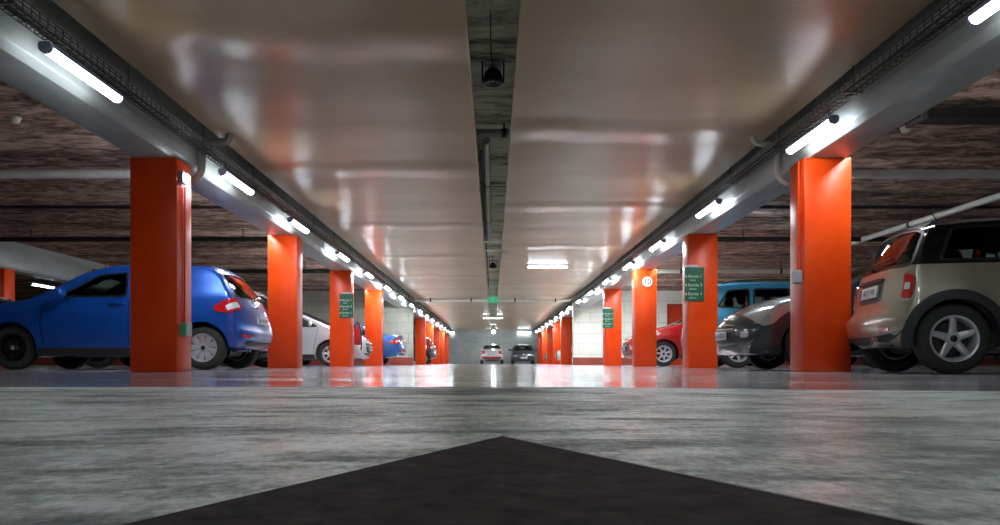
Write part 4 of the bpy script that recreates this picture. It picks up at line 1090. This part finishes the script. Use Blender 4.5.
# saloon
build_model('saloon', dict(length=4.42, width=1.76, R=.31, rim=.2, arch=.36, axles=(.86, 3.50), wheels=('alloy7', 'alloy7'), cab=(1.10, 3.35), hatch=False,
    plan=[(0, .84), (.10, .96), (.25, 1.), (.80, 1.), (.93, .955), (1., .90)], sect=SECT,
    bottom=[(.12, .21, .03, 0), (.6, .19, .03, 0), (2., .18, .03, 0), (3.5, .2, .03, 0), (4.24, .29, .03, 0)],
    front=[(.12, .21, .04, .02), (.03, .30, .12, .12), (0, .45, .14, .13), (.03, .60, .14, .13), (.12, .72, .10, .12)],
    top=[(.12, .72, .10, .12), (.4, .83, .07, .05), (.85, .92, .05, .03), (1.14, .97, .05, .03), (1.6, 1.22, .06, .06), (1.98, 1.38, .07, .05), (2.3, 1.43, .07, .03), (2.75, 1.425, .07, .03), (3.15, 1.32, .06, .04), (3.62, 1.09, .05, .04), (3.85, 1.04, .05, .03), (4.15, 1.03, .05, .03), (4.30, 1.0, .06, .04)],
    rear=[(4.24, .29, .04, .02), (4.38, .38, .12, .04), (4.42, .54, .14, .05), (4.40, .68, .12, .05), (4.37, .84, .10, .05), (4.30, 1.0, .06, .04)],
    glass_strip=[('top', G((1.24, -.80), (1.24, .80), (1.96, .82), (1.96, -.82))), ('top', G((2.98, -.80), (2.98, .80), (3.56, .80), (3.56, -.80)))],
    glass_side=[G((1.62, .98), (2.12, 1.28), (2.46, 1.30), (2.50, .99)), G((2.58, .99), (2.56, 1.30), (2.92, 1.26), (3.30, 1.06), (3.26, 1.0))],
    seams=[[(1.36, .34), (1.30, .62), (1.40, .96)], [(2.54, .33), (2.53, .97)], [(3.14, .62), (3.26, .80), (3.24, .97)]], handles=[(2.38, .88), (3.12, .90)], mirror=(1.74, .96),
    panels=[('headlight', 'front', G((.58, .50), (.58, 1.02), (.69, 1.16), (.71, .55)), .006, .02, 'hlamp', None, True),
            ('grille', 'front', G((.46, -.4), (.46, .4), (.62, .45), (.62, -.45)), .004, .02, 'black', None, False),
            ('bumper_grille', 'front', G((.30, -.6), (.30, .6), (.40, .6), (.40, -.6)), .004, .02, 'black', None, False),
            ('tail_light', 'rear', G((.74, .60), (.72, 1.03), (.76, 1.24), (.93, 1.22), (.94, .62)), .010, .025, 'red', None, True),
            ('reversing_lens', 'rear', G((.79, .85), (.78, 1.02), (.86, 1.03), (.87, .87)), .014, .02, 'white_lens', 'pale reversing lens in the red tail light', True),
            ('bumper_insert', 'rear', G((.40, -.82), (.40, .82), (.52, .84), (.52, -.84)), .008, .02, 'red', 'red strip across the rear bumper', False) ,
            ('rear_valance', 'rear', G((.33, -.75), (.33, .75), (.38, .75), (.38, -.75)), .006, .02, 'dgrey', None, False)],
    extras=[plate('front', .42, 'EA 530 PJ', .42, .05), plate('rear', .66, 'EA 530 PJ', .66, .03), emblem('front', .67, .04), grille_slats(.50, .58, 3, .38)]))

def place_car(name, model, col, x, y, rz, label, group=None, reg=None):
    c, parts = MODELS[model]; ox = c.length / 2
    r = empty(name, (x, y, 0), rz); tag(r, label, 'car', group); objs = []
    for nm, me, loc, rot, par, lab in parts:
        if reg and nm == 'plate_lettering': me = reg_mesh(reg)
        if any(m is None or m == M['paintslot'] for m in me.materials):
            me = me.copy()
            for i, m in enumerate(me.materials):
                if m is None or m == M['paintslot']: me.materials[i] = col
        o = bpy.data.objects.new(nm, me); COL.objects.link(o); o.rotation_euler = rot
        if par is None: o.parent = r; o.location = (loc[0] - ox, loc[1], loc[2])
        else:
            o.parent = objs[par]
            pl, pr = parts[par][2], parts[par][3]; o.location = loc if nm in ('rim', 'hub_cap', 'country_band', 'plate_lettering') else (loc[0] - pl[0], loc[1] - pl[1], loc[2] - pl[2])
        if lab: o['label'] = lab
        objs.append(o)
    return r
REG = {}
def reg_mesh(t):
    if t not in REG: REG[t] = text_mesh(t, .082, M['ink'], .0006)
    return REG[t]
blue = paint('blue_car_paint', (.008, .10, .52), .3, .28)
champ = paint('champagne_car_paint', (.42, .385, .30), .4, .3)
slate = paint('slate_car_paint', (.035, .055, .07), .3, .3)
aqua = paint('pale_blue_car_paint', (.035, .33, .55), .3, .3)
redp = paint('red_car_paint', (.50, .012, .010), .2, .28)
white = paint('white_car_paint', (.68, .70, .74), .1, .3)
silver = paint('silver_car_paint', (.45, .46, .48), .6, .3)
navy = paint('navy_car_paint', (.02, .15, .48), .3, .28)
blackp = paint('black_car_paint', (.010, .010, .012), .2, .25)
greyp = paint('grey_car_paint', (.12, .14, .16), .4, .3)
place_car('hatchback', 'hatch', blue, -5.35, 11.68, 0, 'blue hatchback parked behind the nearest left orange column')
place_car('hatchback', 'compact', champ, 5.37, 7.47, pi - .145, 'champagne hatchback with dark roof parked beside the nearest right column')
place_car('hatchback', 'swept', slate, 5.16, 10.62, 0, 'dark slate hatchback facing the aisle behind the nearest right column')
place_car('station_wagon', 'tall', aqua, 5.72, 15.2, pi, 'pale blue tall car parked behind the dark slate hatchback')
place_car('hatchback', 'swept', redp, 5.43, 20.3, 0, 'red car with its bonnet behind the column numbered 10', reg='FD 914 KS')
place_car('hatchback', 'forward', white, -5.27, 20.5, pi, 'white car facing the aisle behind the left column with a green sign', reg='GT 057 BN')
place_car('saloon_car', 'saloon', navy, -5.13, 26.6, 0, 'dark blue saloon with red tail light before the left block wall')
place_car('hatchback', 'hatch', silver, -5.95, 15.2, 0, 'silver hatchback mostly hidden behind the blue hatchback and second column', reg='AH 336 VC')
place_car('hatchback', 'hatch', blackp, -11.62, 16.4, 0, 'black car far left, its roof showing over the blue bonnet', reg='DW 781 QX')
place_car('saloon_car', 'saloon', white, -.08, 59.2, -pi / 2, 'white saloon parked tail-on at the far end wall')
place_car('saloon_car', 'saloon', slate, 2.2, 59.2, pi / 2, 'dark saloon parked nose-on at the far end wall', reg='CV 209 HB')
place_car('hatchback', 'hatch', greyp, -4.92, 41.4, 0, 'small grey hatchback between the far left columns beyond the wall', reg='EN 648 ZR')
place_car('hatchback', 'swept', white, 5.36, 41.2, 0, 'white car nosing out between the first far right columns', reg='BK 195 TF')
place_car('hatchback', 'swept', silver, 5.42, 51.2, 0, 'silver car nosing out between the farthest right columns', reg='FJ 472 MA')


# ------------------------------------------------------------------ world and view
w = bpy.data.worlds.new('world'); S.world = w; w.use_nodes = True
w.node_tree.nodes['Background'].inputs[0].default_value = (.5, .45, .4, 1); w.node_tree.nodes['Background'].inputs[1].default_value = .02
S.view_settings.view_transform = 'Standard'; S.view_settings.look = 'None'; S.view_settings.gamma = 1; S.view_settings.exposure = 1.5
S.view_settings.use_curve_mapping = False
S.cycles.use_denoising = True
S.cycles.max_bounces = 8; S.cycles.diffuse_bounces = 4; S.cycles.glossy_bounces = 4; S.cycles.transmission_bounces = 8
S.cycles.caustics_reflective = False; S.cycles.caustics_refractive = False
S.cycles.sample_clamp_indirect = 6.
